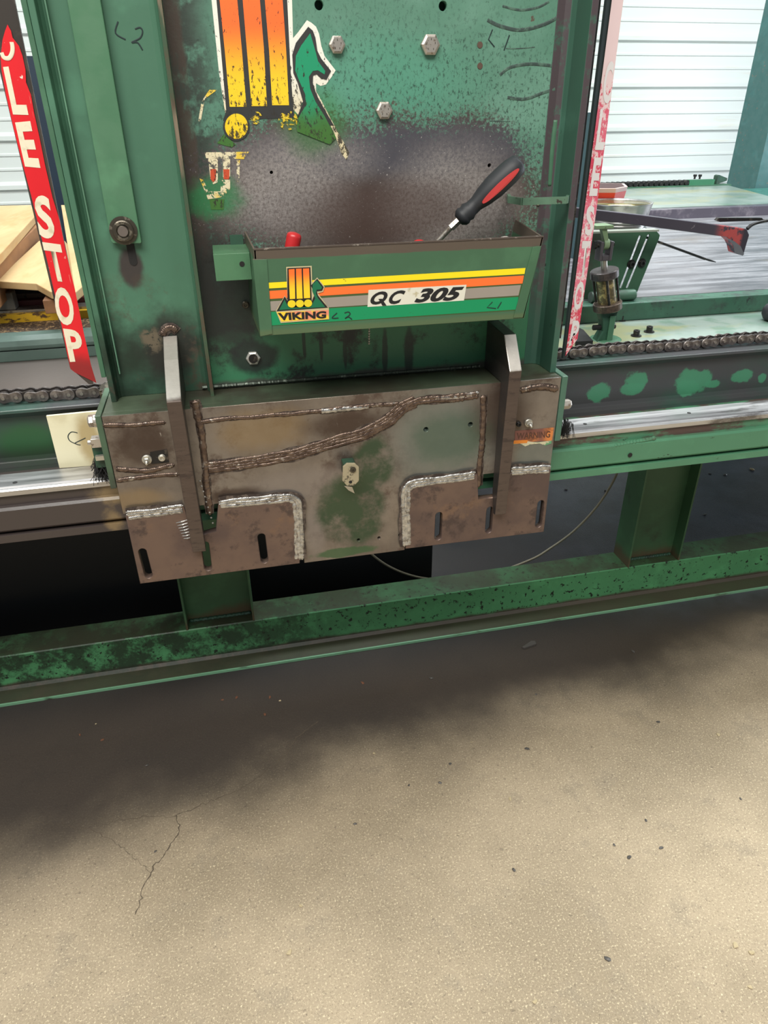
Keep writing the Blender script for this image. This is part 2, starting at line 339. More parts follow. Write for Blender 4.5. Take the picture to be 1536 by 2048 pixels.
# roller chain (25.4 mm pitch): every link a part
p = .0254; ZC = .987; NL = 46; x0 = -.62
ch = thing('roller_chain', 'long greasy steel roller chain lying along the top of the green rail beam', 'chain', (x0, 1.527, .974))
m = M('greasy_chain_steel'); c = m.mix((104, 96, 94), (158, 150, 146), m.ss(m.noise(40, 5, .6), .4, .65)); CHM = m.out(c, .34, .75, m.noise(200, 3), .2, .0005)
CHD = flat('dark_chain_steel', (72, 66, 64), .4, .7)
CHP = flat('chain_pin_steel', (170, 164, 160), .3, .85)
def plate8(b, ox, y0, y1):
    def ring(k):
        pts = []; R = .0118-k
        for i in range(11): a = pi/2+pi*i/10; pts.append((ox+R*cos(a), ZC+R*sin(a)))
        pts.append((ox+p/2, ZC-.0088+k))
        for i in range(11): a = -pi/2+pi*i/10; pts.append((ox+p+R*cos(a), ZC+R*sin(a)))
        pts.append((ox+p/2, ZC+.0088-k)); return pts
    A, D = [[b.b.verts.new((u, y, v)) for u, v in ring(k)] for y, k in ((y0, .0007), (y0+.0008, 0))], [b.b.verts.new((u, y1, v)) for u, v in ring(0)]
    for a_, c_ in ((A[0], A[1]), (A[1], D)):
        for i in range(len(D)): b.b.faces.new((a_[i], a_[(i+1) % len(D)], c_[(i+1) % len(D)], c_[i]))
    b.b.faces.new(A[0][::-1]); b.b.faces.new(D)
bo = B(); plate8(bo, x0, 1.513, 1.5162); plate8(bo, x0, 1.5378, 1.541)
bi = B(); plate8(bi, x0+p, 1.5166, 1.5196); plate8(bi, x0+p, 1.5344, 1.5374)
for q in (p, 2*p): bi.cyl((x0+q, 1.5197, ZC), (x0+q, 1.5343, ZC), .0079, n=16)
mo, mi = bo.mesh('outer_link'), bi.mesh('inner_link')
bpn = B()
for q in (0, p): bpn.cyl((x0+q, 1.5105, ZC), (x0+q, 1.543, ZC), .0036, n=12)
mp_ = bpn.mesh('link_pins')
for i in range(NL):
    for nm, me_, mt in (('outer_link', mo, CHM), ('inner_link', mi, CHD), ('link_pins', mp_, CHP)):
        o = bpy.data.objects.new(nm, me_); C.objects.link(o)
        if not me_.materials: me_.materials.append(mt)
        o.parent = ch; o.location = -Vector(ch.location)+Vector((i*2*p, 0, .0022*sin(i*.9) if nm != 'x' else 0))

# ------------------------------------------------------------------ carriage head
hd = thing('carriage_head', 'tall green carriage head with heavily welded steel base plates riding on the guide rail', 'machine head', (.21, 1.36, .632))
TOPZ = 2.05
# back plate
m = M('green_back_plate')
c = m.mix((98, 142, 122), (82, 124, 106), m.noise(3, 5)); c = m.mix(c, (116, 158, 140), m.mul(.7, m.ss(m.noise(5, 5, off=(4, 0, 1)), .45, .65)))
c = m.mix(c, (84, 150, 126), m.mul(.7, m.pb(760, 170, 160, 90, 1.4, soft=1.2, wob=.3)))
# fine scratches and pits, strongest round the blasted patch
near = m.pb(800, 330, 430, 250, 1.4, soft=1.0, wob=.35, ws=7)
c = m.mix(c, (42, 62, 52), m.mul(m.ss(m.noise(130, 6, .8, st=(1.3, 1, .8)), .52, .60), m.add(.05, m.mul(near, .8))))
c = m.mix(c, (52, 78, 64), m.mul(m.ss(m.noise(44, 5, .7), .66, .69), .8))
c = m.mix(c, (92, 62, 54), m.mul(m.ss(m.noise(34, 4, .6, off=(9, 2, 7)), .71, .74), .8))
# left and bottom grime
c = m.mix(c, (52, 54, 50), m.mul(m.pb(385, 300, 60, 420, 1.4, soft=1.0, wob=.7, ws=8), m.mul(.9, m.ss(m.noise(16, 7, .7), .36, .52))))
c = m.mix(c, (74, 62, 54), m.mul(.9, m.mul(m.ss(m.add(m.axis(0), m.mul(m.add(m.noise(12, 6), -.5), .02)), -.014, -.022), m.ss(m.noise(20, 6, .7, st=(1, 1, .4)), .34, .5))))
lowg = m.ss(m.add(m.axis(2), m.mul(m.add(m.noise(6, 6), -.5), .12)), 1.20, 1.13)
c = m.mix(c, (62, 122, 88), lowg)
c = m.mix(c, (38, 44, 40), m.mul(lowg, m.ss(m.noise(9, 8, .7), .50, .62)))
# blasted metal
bl = m.mx(m.pb(760, 400, 330, 150, 1.4, soft=1.5, wob=.35, ws=9), m.pb(620, 350, 190, 110, 1.4, soft=1.5, wob=.35, ws=9), m.pb(930, 380, 140, 130, 1.4, soft=1.5, wob=.35, ws=9))
bl = m.ss(m.add(bl, m.mul(m.add(m.noise(150, 5, .8), -.5), 1.7)), .36, .64)
steel = m.mix((80, 70, 68), (98, 86, 82), m.noise(14, 6)); steel = m.mix(steel, (88, 88, 98), m.mul(.8, m.pb(800, 300, 330, 50, 1.4, soft=1, wob=.4)))
pale_patch = m.mx(m.pb(570, 385, 110, 90, 1.4, soft=1.3, wob=.4), m.pb(905, 410, 110, 95, 1.4, soft=1.3, wob=.4), m.mul(.6, m.pb(660, 320, 90, 50, 1.4, soft=1.3, wob=.4)))  # paler patches of the blasted metal
steel = m.mix(steel, (172, 164, 160), m.mul(pale_patch, m.add(.3, m.mul(.7, m.ss(m.noise(170, 6, .8), .36, .60)))))
steel = m.mix(steel, (205, 198, 194), m.mul(m.ss(m.noise(230, 3, .7), .64, .68), .9))
steel = m.mix(steel, (92, 70, 62), m.mul(.6, m.pb(770, 430, 160, 60, 1.4, soft=1, wob=.5)))
c = m.mix(c, steel, bl)
c = m.mix(c, (40, 44, 42), m.mul(m.pb(440, 600, 80, 120, 1.4, soft=.7, wob=.6, ws=8), .92)); c = m.mix(c, (36, 40, 40), m.mul(.9, m.pb(505, 712, 48, 34, 1.4, soft=.5, wob=.6, ws=14)))
c = m.mix(c, (44, 140, 84), m.mul(.7, m.pb(430, 395, 55, 40, 1.4, soft=.8, wob=.7, ws=20)))
c = m.mix(c, (60, 128, 56), m.mul(.55, m.pb(630, 250, 60, 60, 1.4, soft=1, wob=.5, ws=20)))
c = m.mix(c, (74, 68, 66), m.mul(.9, m.ss(m.add(m.axis(2), m.mul(m.add(m.noise(14, 6), -.5), .03)), 1.030, 1.018)))
for a in ((608, 688, 3.5, 30), (642, 690, 4, 32), (770, 705, 6, 50), (690, 700, 4, 38), (818, 705, 9, 50)): c = m.mix(c, (38, 46, 42), m.mul(m.pb(*a, 1.4, soft=.5, wob=.5, ws=30), .85))
m_plate = m.out(c, m.ss(bl, 0, 1, .38, .45), m.mul(bl, .45), m.noise(120, 6, .75), .35, .001)
hp = [slot(a, a, r_) for a, r_ in ((xz([(638, 10)], 1.4)[0], .0072), (xz([(886, 12)], 1.4)[0], .0072), (xz([(543, 345)], 1.4)[0], .0028), (xz([(979, 331)], 1.4)[0], .0034))]
holes_plate('back_plate', [(-.045, 1.011), (.665, 1.011), (.665, TOPZ), (-.045, TOPZ)], hp, 1.40, .012, m_plate, hd)
part('backing_plate', B().box(-.04, .66, 1.425, 1.437, 1.011, TOPZ), G_dark, hd)
# raised welds on the plate
b = B(); b.tube(resample(catmull([P(1112, 240, y=1.401), P(1105, 300, y=1.401), P(1100, 375, y=1.401)], 10), .004), .006, 8, flat=.6, fax=(0, -1, 0))
part('weld_bead', b, G_plain, hd, smooth=True)
b = B(); b.tube(resample([P(405, 775, y=1.398), P(700, 752, y=1.398), P(960, 733, y=1.398)], .003), .004, 6, rf=lambda i: .0035+.0012*random.random())
part('weld_bead', b, flat('dark_weld_green', (66, 74, 66), .4, .5, (120, 130, 118), (.55, .65), 60), hd)
# side columns
m, c, r = green('green_column', (80, 124, 100), (44, 52, 42), grime=.66, chips=.71, gs=4)
c = m.mix(c, (66, 104, 82), m.mul(.5, m.ss(m.noise(3, 3, st=(2.5, 1, .3)), .4, .6)))
lg = m.ss(m.add(m.axis(2), m.mul(m.add(m.noise(8, 7, .65), -.5), .35)), 1.22, 1.09); c = m.mix(c, (32, 46, 36), m.mul(lg, m.add(.55, m.mul(.4, m.ss(m.noise(7, 6, off=(2, 2, 2)), .4, .6)))))
c = m.mix(c, (60, 50, 50), m.mul(.95, m.pb(262, 535, 24, 40, 1.4, soft=.5, wob=.4, ws=20)))
c = m.mix(c, (40, 38, 36), m.mul(.9, m.pb(340, 690, 60, 70, 1.4, soft=.8, wob=.7, ws=14))); c = m.mix(c, (104, 94, 78), m.mul(m.ss(m.noise(45, 5, .7), .42, .5), m.pb(303, 680, 18, 26, 1.4, soft=.6, wob=1.0, ws=30)))
c = m.mix(c, (78, 66, 56), m.mul(.8, m.mul(m.ss(m.axis(2), 1.30, 1.12), m.ss(m.noise(14, 7, .7, off=(5, 5, 0)), .54, .66))))
m_col = m.out(c, .4, 0, m.noise(60, 5, .7), .2, .001)
col_l = [(-.2354, 1.372), (-.2255, 1.372), (-.2235, 1.39), (-.219, 1.397), (-.212, 1.400), (-.062, 1.400), (-.054, 1.396), (-.050, 1.388), (-.0475, 1.364), (-.0415, 1.362), (-.0405, 1.412), (-.2354, 1.412)]
sl = slot(tuple(xz([(262, 515)], 1.4)[0]), tuple(xz([(256, 440)], 1.4)[0]), .0065)
part('side_column', B().prism([(x, y, 1.011) for x, y in col_l], (0, 0, TOPZ-1.011)), m_col, hd, bevel=.0012)
sc = xz([(262, 500)], 1.3995)[0]
b = B(); q = slot((sc[0]+.0005, sc[1]-.020), (sc[0], sc[1]+.03), .0068); b.prism([(u, 1.3994, v) for u, v in q], (0, -.0006, 0))
part('slot_recess', b, BLACK, hd, 'dark slot below the adjuster bolt')
m, c, r = green('green_flange_edge', (74, 96, 74), (92, 72, 60), grime=.42, chips=.66, gs=9); c = m.mix(c, (150, 130, 112), m.mul(.7, m.ss(m.noise(30, 5, st=(1, 1, .15)), .55, .65))); m_edge = m.out(c, .45, .2)
b = B().prism([(-.0475, 1.3615, 1.011), (-.0412, 1.3595, 1.011), (-.0408, 1.3622, 1.011), (-.0478, 1.3642, 1.011)], (0, 0, TOPZ-1.011)); part('flange_edge', b, m_edge, hd)
part('side_strip', B().box(-.2450, -.2365, 1.376, 1.43, 1.06, TOPZ), G_plain, hd, bevel=.001)
rg = P(90, 0, y=1.392); part('flange_edge', B().box(rg.x-.0012, rg.x+.0012, 1.389, 1.3995, 1.06, TOPZ), fin_green('green_ridge', (104, 148, 122), grime=.66, chips=.72), hd, bevel=.0006)
# adjuster bar and bolt
pa = [P(x_, y_, y=1.386) for x_, y_ in ((134, 0), (201, 0), (283, 485), (281, 487), (226, 487), (222, 483))]
d_ = (pa[0]-pa[5]).normalized(); e_ = (pa[1]-pa[2]).normalized(); pa[0] = pa[0]+d_*.42; pa[1] = pa[1]+e_*.42
part('adjuster_bar', B().prism(pa, (0, .013, 0)), fin_green('green_adjuster', (86, 132, 100), grime=.66, chips=.72), hd, bevel=.0015)
bc = P(247, 461, y=1.386); b = B().lathe(bc, (0, -1, 0), [(0, .0235), (.003, .0235), (.0035, .019), (.0035, .0175), (.008, .0175), (.009, .0155), (.009, .011), (.0065, .0105), (.0065, .009), (.011, .009), (.012, .008)], 32)
BOLTG = flat('greasy_bolt', (84, 78, 68), .35, .6, (130, 122, 108)); part('adjuster_bolt', b, BOLTG, hd, 'greasy washer and bolt clamping the adjuster bar')
part('bolt_end', B().cyl(bc+Vector((0, -.009, 0)), bc+Vector((0, -.0125, 0)), .0085, n=20), flat('bolt_end', (150, 138, 130), .35, .7), hd, 'worn bolt end')
# right column
col_r = [(.6567, 1.332), (.6695, 1.332), (.6695, 1.44), (.625, 1.44), (.625, 1.399), (.640, 1.400), (.651, 1.396), (.6555, 1.385)]
m, c, r = green('green_right_column', (66, 104, 88), (40, 44, 44), grime=.56, chips=.66, gs=4, st=(1, 1, .5))
ed = m.mul(m.ss(m.normal(1), -.8, -.95), m.mul(m.ss(m.add(m.axis(2), m.mul(m.add(m.noise(5, 6), -.5), .3)), 1.10, 1.25), m.ss(m.noise(28, 7, .75), .36, .50))); c = m.mix(c, (76, 66, 70), ed)
c = m.mix(c, (40, 42, 42), m.mul(.8, m.ss(m.axis(2), 1.30, 1.05))) if False else c
m_colr = m.out(c, .42, 0, m.noise(60, 5, .7), .2, .001)
part('side_column', B().prism([(x, y, 1.011) for x, y in col_r], (0, 0, TOPZ-1.011)), m_colr, hd, bevel=.0012)
part('side_strip', B().box(.672, .679, 1.345, 1.42, 1.08, TOPZ), DARKM, hd)

# base box
m = M('ground_front_plate')
c = m.mix((116, 106, 98), (140, 130, 120), m.ss(m.noise(7, 7, .65), .35, .65))
c = m.mix(c, (92, 76, 68), m.mul(.85, m.ss(m.noise(11, 7, .7, off=(3, 1, 4)), .50, .64)))
c = m.mix(c, (124, 128, 122), m.mul(.85, m.mx(m.pb(890, 880, 110, 90, 1.3, soft=.8, wob=.5), m.pb(1070, 910, 40, 34, 1.3, soft=.6, wob=.3))))
c = m.mix(c, (150, 128, 96), m.mul(.65, m.mx(m.pb(520, 860, 90, 40, 1.3, soft=1, wob=.6, ws=14), m.pb(270, 1000, 70, 20, 1.3, soft=1, wob=.6))))
c = m.mix(c, (142, 134, 130), m.mul(.6, m.mx(m.pb(620, 970, 120, 30, 1.3, soft=1, wob=.5), m.pb(630, 1060, 20, 50, 1.3, soft=1, wob=.5))))
c = m.mix(c, (78, 64, 56), m.mul(.85, m.mx(m.pb(285, 890, 60, 45, 1.3, soft=.7, wob=.5, ws=14), m.pb(470, 990, 60, 14, 1.3, soft=.8), m.pb(1000, 830, 60, 60, 1.3, soft=1), m.pb(700, 850, 80, 25, 1.3, soft=1))))
c = m.mix(c, (68, 84, 64), m.mul(m.ss(m.noise(13, 7, .7), .30, .52), m.mx(m.pb(705, 1020, 66, 66, 1.3, soft=.5, wob=.5, ws=14), m.pb(745, 925, 40, 50, 1.3, soft=.5, wob=.5, ws=14))))
c = m.mix(c, (60, 96, 78), m.mul(.5, m.pb(900, 880, 70, 50, 1.3, soft=.8, wob=.6, ws=12)))
c = m.mix(c, (66, 100, 66), m.mul(.8, m.mul(m.pb(690, 1104, 60, 9, 1.3, soft=.4, wob=.8, ws=24), 1.0)))
c = m.mix(c, (206, 196, 186), m.mul(.7, m.ss(m.noise(45, 5, .7, st=(1, 1, .18)), .68, .74)))
m_front = m.out(c, m.ss(m.noise(9, 5), .3, .7, .3, .46), .55, m.noise(90, 6, .7), .3, .001)
FY = 1.30
out = [(-.2458, 1.011), (-.2458, .803), (.098, .803), (.1055, .7955), (.1055, .632), (.3335, .632), (.3335, .7955), (.341, .803), (.668, .803), (.668, 1.011)]
hl = [slot(a, a, r_) for a, r_ in [(xz([q], FY)[0], .0052) for q in ((852, 859), (941, 849))]+[(xz([q], FY)[0], .0036) for q in ((717, 1080), (758, 1076), (800, 1070))]]
holes_plate('front_plate', out, hl, FY, .02, m_front, hd)
m, c, r = green('green_box_top', (84, 98, 78), (66, 60, 50), grime=.42, chips=.66, gs=6); c = m.mix(c, (52, 50, 42), m.mul(.9, m.pb(640, 760, 380, 14, 1.36, soft=1.4, wob=.6))); m_top = m.out(c, .36, .1, m.noise(60, 5), .3, .001)
part('top_plate', B().box(-.2458, .668, 1.3195, 1.46, .999, 1.011).box(-.2458, .668, 1.3005, 1.3195, .9995, 1.0113), m_top, hd, bevel=.001)
m_epl = fin_green('green_end_plate', (74, 98, 76), (56, 50, 44), grime=.5, chips=.68)
part('end_plate', B().box(-.2575, -.2465, 1.298, 1.455, .862, 1.0135), m_epl, hd, bevel=.0015)
part('end_plate', B().box(.6695, .6825, 1.298, 1.40, .866, 1.013), fin_green('green_end_plate_right', (80, 116, 98), (60, 60, 52), grime=.56, chips=.68), hd, bevel=.0015)
# slotted plates
m = M('mill_scale_steel')
c = m.mix((98, 82, 78), (118, 98, 88), m.ss(m.noise(8, 6, .6), .35, .65)); c = m.mix(c, (78, 66, 64), m.mul(.8, m.ss(m.noise(22, 7, .7), .52, .64))); c = m.mix(c, (134, 106, 86), m.mul(.6, m.ss(m.noise(10, 7, .7, off=(7, 1, 2)), .56, .68)))
m_scale = m.out(c, .42, .5, m.noise(110, 5, .7), .3, .0008)
SY = 1.293
o1 = xz([(251, 1032), (367, 1013), (388, 1075), (432, 1062), (437, 1009), (583, 996), (592, 1003), (600, 1127), (280, 1168)], SY)
h1 = [slot(*xz([a, b_], SY), r=.0078) for a, b_ in (((297, 1150), (285, 1104)), ((416, 1135), (410, 1090)), ((529, 1120), (523, 1074)))]
holes_plate('slotted_plate', o1, h1, SY, .018, m_scale, hd, .0012)
o2 = xz([(811, 976), (820, 966), (955, 948), (957, 998), (998, 994), (1022, 945), (1102, 938), (1088, 1064), (811, 1098)], SY)
h2 = [slot(*xz([a, b_], SY), r=.0078) for a, b_ in (((876, 1074), (878, 1031)), ((977, 1060), (980, 1020)), ((1077, 1049), (1082, 1007)))]
holes_plate('slotted_plate', o2, h2, SY, .018, m_scale, hd, .0012)
# gussets (the two upright fins)
m = M('flame_cut_gusset')
c = m.mix((60, 58, 60), (76, 70, 66), m.noise(9, 6)); c = m.mix(c, (92, 78, 68), m.mul(.6, m.ss(m.noise(7, 6, off=(2, 2, 2)), .52, .66)))
fr_ = m.ss(m.normal(1), -.25, -.45); up_ = m.ss(m.add(m.axis(2), m.mul(m.add(m.noise(20, 4), -.5), .01)), 1.046, 1.052)
edge = m.mix((72, 60, 54), (96, 82, 74), m.noise(60, 5, .7, st=(.3, 1, 2))); edge = m.mix(edge, (58, 48, 46), m.mul(.7, m.ss(m.noise(45, 6, .75, st=(.25, 1, 1.5)), .54, .6)))
edge = m.mix(edge, m.mix((178, 172, 164), (204, 198, 190), m.noise(80, 6, .7)), up_)
c = m.mix(c, edge, fr_)
m_gus = m.out(c, .38, m.mul(.55, m.add(.5, m.mul(up_, .5))), m.noise(140, 5, .7, st=(.4, 1, 1)), .4, .001)
def gusset(x0, x1, yz):
    return part('gusset', B().profx(yz, x0, x1), m_gus, hd, bevel=.0016)
gz = P(342, 671, y=1.399).z
gusset(-.1228, -.0962, [(1.2705, .7115), (1.252, 1.045), (1.337, 1.097), (1.399, gz), (1.399, 1.0115), (1.2995, 1.0115), (1.2995, .745), (1.289, .725), (1.284, .711)])
gusset(.5335, .5592, [(1.272, .7115), (1.2575, 1.048), (1.302, 1.109), (1.399, 1.1125), (1.399, 1.0115), (1.2995, 1.0115), (1.2995, .76), (1.289, .73), (1.285, .711)])
# weld beads
m = M('bright_weld'); c = m.mix((150, 147, 144), (206, 203, 198), m.ss(m.noise(90, 6, .7), .35, .6)); c = m.mix(c, (76, 68, 64), m.mul(.7, m.ss(m.noise(48, 6, .75, off=(4, 4, 1)), .54, .64))); W_BR = m.out(c, .3, .8, m.noise(220, 4, .7), .5, .001)
m = M('brown_weld'); c = m.mix((92, 76, 68), (122, 104, 92), m.ss(m.noise(60, 6, .7), .4, .6)); c = m.mix(c, (190, 182, 172), m.mul(.9, m.ss(m.noise(34, 6, .75, off=(4, 4, 1)), .58, .66))); W_BN = m.out(c, .32, .7, m.noise(220, 4, .7), .5, .001)
TINT = flat('heat_tint', (70, 60, 56), .5, .4, (110, 98, 90), (.45, .6), 60)
def weld(px, y, r, passes, sp, mat, label=None, lift=0, flatn=.55, bad=.45, x=None, pitch=.0032):
    b = B(); base = resample(catmull([(P(a, q, y=y) if x is None else P(a, q, x=x)) for a, q in px], 16), .0011)
    for k in range(passes):
        off = (k-(passes-1)/2)*sp; ph = random.random()*6; pts = []
        for i, q in enumerate(base):
            t = (base[min(i+2, len(base)-1)]-base[max(i-2, 0)]).normalized(); n_ = Vector((-t.z, 0, t.x))
            s_ = i*.0011; wv = .0007*sin(s_*37+ph)+.0006*sin(s_*91+ph*2); pts.append(q+n_*(off+wv)+Vector((0, -lift, 0)))
        rnd = [random.random() for _ in range(len(pts)//4+3)]
        rf = lambda i, ph=ph, rnd=rnd: r*(1+.10*sin(2*pi*i*.0011/pitch+ph)+bad*(rnd[i//4]*(1-(i % 4)/4)+rnd[i//4+1]*((i % 4)/4)-.5))*(1 if 2 < i < len(pts)-3 else .5)
        b.tube(pts, r, 9, rf=rf, flat=flatn, fax=(0, -1, 0))
    toe = B().tube([q+Vector((0, .0004, 0)) for q in base[::4]], r, 8, rf=lambda i: (r+(passes-1)*sp/2)*(1.45+.18*sin(i*.19)+.1*sin(i*.53)), flat=.0008/(r+(passes-1)*sp/2)*.6, fax=(0, -1, 0))
    o = part('weld_bead', b, mat, hd, label, smooth=True); link('heat_tint', toe.mesh('heat_tint'), TINT, o); return o
weld([(205, 851), (250, 850), (295, 848), (332, 845)], FY, .0042, 1, 0, W_BN)
weld([(395, 846), (440, 838), (500, 835), (560, 829), (640, 822), (700, 815), (800, 806)], FY, .0042, 1, 0, W_BN)
weld([(640, 823), (690, 818), (740, 812)], FY, .0052, 1, 0, W_BR, 'bright rough weld run along the upper seam')
weld([(413, 936), (500, 925), (590, 908), (670, 884), (730, 866), (772, 842), (802, 818), (832, 802)], FY, .0040, 4, .0060, W_BN, 'thick curved multi-pass weld sweeping up across the front plate')
weld([(720, 872), (775, 848), (808, 818), (838, 802), (900, 797), (958, 789)], FY, .0048, 2, .0070, W_BN)
weld([(868, 797), (915, 793), (958, 786)], FY, .0045, 1, 0, W_BR)
weld([(232, 938), (290, 941), (350, 930)], FY, .005, 1, 0, W_BN); weld([(233, 962), (290, 953), (358, 949)], FY, .0044, 1, 0, W_BN)
weld([(1040, 781), (1080, 774), (1117, 777)], FY, .0065, 1, 0, W_BN)
weld([(253, 1031), (310, 1025), (368, 1017)], 1.2945, .0046, 3, .0062, W_BR, 'bright fresh weld on top of the left slotted plate')
weld([(438, 1009), (500, 1003), (560, 997), (580, 996), (593, 1004), (595, 1022), (597, 1060), (599, 1120)], 1.2945, .0046, 3, .0062, W_BR, 'bright fresh weld turning the corner of the left slotted plate')
weld([(814, 1092), (812, 1040), (811, 992), (816, 976), (832, 967), (890, 959), (952, 950)], 1.2945, .0046, 3, .0060, W_BR, 'bright fresh weld turning the corner of the right slotted plate')
weld([(1022, 943), (1060, 940), (1101, 937)], 1.2945, .0050, 3, .0056, W_BR, 'bright fresh weld on top of the right slotted plate')
weld([(389, 800), (400, 850), (409, 920), (413, 960), (420, 1030)], FY, .0068, 1, 0, W_BN, flatn=.4, pitch=.0026)
weld([(968, 790), (966, 850), (963, 900), (958, 950), (957, 975)], FY, .0066, 1, 0, W_BN, flatn=.4, pitch=.0026)
weld([(325, 672), (331, 660), (343, 655), (356, 664)], 1.398, .0060, 1, 0, W_BN)
b = B()
for i in range(7):
    a0 = P(352+i*2.5, 1046+i*5.2, y=SY-.0005); a1 = P(374+i*1.3, 1040+i*5.8, y=SY-.0005); b.tube([a0, (a0+a1)/2+Vector((0, -.0012, 0)), a1], .0016, 6, rf=lambda k: (.0006, .0019, .001)[k])
part('weld_spatter', b, W_BR, hd, 'bright comb-like spatter marks beside the left fin')
b = B()
for i in range(9):
    a0 = P(396+i*3.2, 958+i*12, x=-.0955) if False else P(400+i*3.2, 962+i*10.5, y=1.290); b.lathe(a0, (0, -1, 0), [(0, .0022), (.001, .0016), (.0016, .0004)], 8)
part('weld_spatter', b, W_BR, hd)
# lug in the middle
lu = P(701, 948, y=1.264)
b = B().prism([(u, 1.264, v) for u, v in xz([(686, 934), (694, 927), (710, 927), (718, 934), (718, 962), (708, 972), (694, 972), (685, 962)], 1.264)], (0, .005, 0)); lg_ = part('lug_plate', b, flat('cream_lug', (176, 164, 136), .5, .2, (90, 84, 70)), hd, 'small cream rounded lug plate', bevel=.001)
b = B().box(lu.x-.0125, lu.x+.0125, 1.269, 1.2995, lu.z-.010, lu.z+.020); part('lug_block', b, G_dark, hd, bevel=.002)
c0 = P(706, 939, y=1.263); part('lug_screw', B().lathe(c0, (0, -1, 0), [(0, .006), (.002, .006), (.002, .0045), (.003, .004), (.003, .0022), (.001, .0018)], 18), BOLTG, hd)
c0 = P(701, 964, y=1.2635); part('lug_hole', B().cyl(c0, c0+Vector((0, -.0004, 0)), .0034, n=16), BLACK, hd)
c0 = P(700, 978, y=1.2985); part('weld_spatter', B().prism([P(a, q, y=1.2995) for a, q in ((688, 971), (704, 973), (709, 986), (697, 980))], (0, -.002, 0)), ZINC, hd)
# grease fittings and screws on the box
def fitting(px, py, s=1.0):
    c0 = P(px, py, y=1.299)
    b = B().lathe(c0, (0, -1, 0), [(0, .0095*s), (.004, .0095*s), (.005, .0085*s), (.005, .006*s)], 24); o = part('grease_fitting', b, ZINC, hd, 'zinc grease fitting with washer')
    b = B().hexa(c0+Vector((0, -.005, 0)), (0, -1, 0), .0058*s, .006).lathe(c0+Vector((0, -.011, 0)), (0, -1, -.25), [(0, .004), (.004, .0036), (.006, .002), (.008, .0028), (.0095, .002)], 14)
    link('fitting_nipple', b.mesh(), ZINC, o)
def screw(px, py, y, r, mat=ZINC, nm='socket_screw'):
    c0 = P(px, py, y=y); b = B().lathe(c0, (0, -1, 0), [(0, r*1.15), (.0015, r*1.15), (.002, r), (.005, r), (.0055, r*.9), (.0055, r*.5), (.003, r*.45)], 20); return part(nm, b, mat, hd)
b = B().prism([P(a, q, y=1.2985) for a, q in ((300, 905), (334, 899), (338, 925), (303, 928))], (0, .0015, 0)); part('fitting_plate', b, DARKM, hd)
fitting(294, 918); screw(324, 915, 1.298, .0062); fitting(1056, 845, .95); screw(1037, 848, 1.298, .005, DARKM)
# warning sticker remains
m = M('worn_orange_sticker'); c = m.mix((206, 126, 66), (126, 74, 48), m.ss(m.noise(20, 7, .7), .42, .58)); c = m.mix(c, (120, 76, 66), m.mul(m.ss(m.axis(0), .655, .635), m.ss(m.noise(14, 6), .35, .5))); STK = m.out(c, .55)
pf = plane_y(FY)
st_ = decal('warning_sticker', [(1030, 862), (1108, 855), (1104, 881), (1029, 886)], pf, .0006, STK, hd)
decal('sticker_rest', [(1026, 884), (1050, 882), (1075, 885), (1103, 881), (1103, 887), (1090, 891), (1080, 887), (1060, 889), (1050, 893), (1040, 887), (1026, 889)], pf, .0009, flat('sticker_cream', (214, 204, 170), .6, 0, (96, 150, 110), (.5, .56), 40), hd)
decal('sticker_rest', [(1026, 881), (1056, 880), (1054, 886), (1026, 888)], pf, .0012, flat('sticker_orange', (236, 140, 50), .6), hd)
text('sticker_lettering', 'WARNING', [(1034, 866), (1101, 862), (1033, 879), (1100, 875)], pf, .001, flat('sticker_brown', (92, 58, 44), .6), st_, bold=.02)
# bolts on the back plate
SILV = flat('silver_bolt', (205, 196, 186), .34, .7, (126, 108, 92), (.54, .66), 120)
def hexbolt(px, py, rpx, label):
    y = 1.40; c0 = P(px, py, y=y); r_ = (P(px+rpx, py, y=y)-c0).x; b = B().hexa(c0, (0, -1, 0), r_, .010)
    o = part('hex_bolt', b, SILV, hd, label, bevel=.0008); b = B()
    for k in range(5):
        a = k*2*pi/5+.3; q = c0+Vector((cos(a)*r_*.52, -.0102, sin(a)*r_*.52)); b.box(q.x-.0005, q.x+.0005, q.y, q.y+.0003, q.z-.0014, q.z+.0014)
    link('bolt_mark', b.mesh(), BOLTG, o)
hexbolt(673, 90, 14.5, 'silver hexagonal bolt beside the dragon decal'); hexbolt(859, 90, 16.5, 'largest silver hexagonal bolt'); hexbolt(767, 221, 14.5, 'lowest silver hexagonal bolt')
c0 = P(506, 715, y=1.40); b = B().hexa(c0, (0, -1, 0), .0125, .008); o = part('hex_nut', b, flat('bright_nut', (226, 222, 214), .3, .6), hd, 'bright hexagonal nut round a dark stud', bevel=.0008)
link('stud', B().cyl(c0+Vector((0, -.0079, 0)), c0+Vector((0, -.0092, 0)), .0092, n=24).mesh(), DARKM, o)
screw(491, 609, 1.399, .0062, BOLTG)
for q in ((960, 90), (960, 132)):
    c0 = P(*q, y=1.3997); part('rivet', B().lathe(c0, (0, -1, 0), [(0, .0052), (.0006, .0048)], 16), flat('rusty_rivet', (104, 84, 72), .6, .3), hd)
c0 = P(1076, 407, y=1.3995); part('rivet', B().lathe(c0, (0, -1, 0), [(0, .0038), (.003, .0032), (.004, .001)], 14), ZINC, hd)
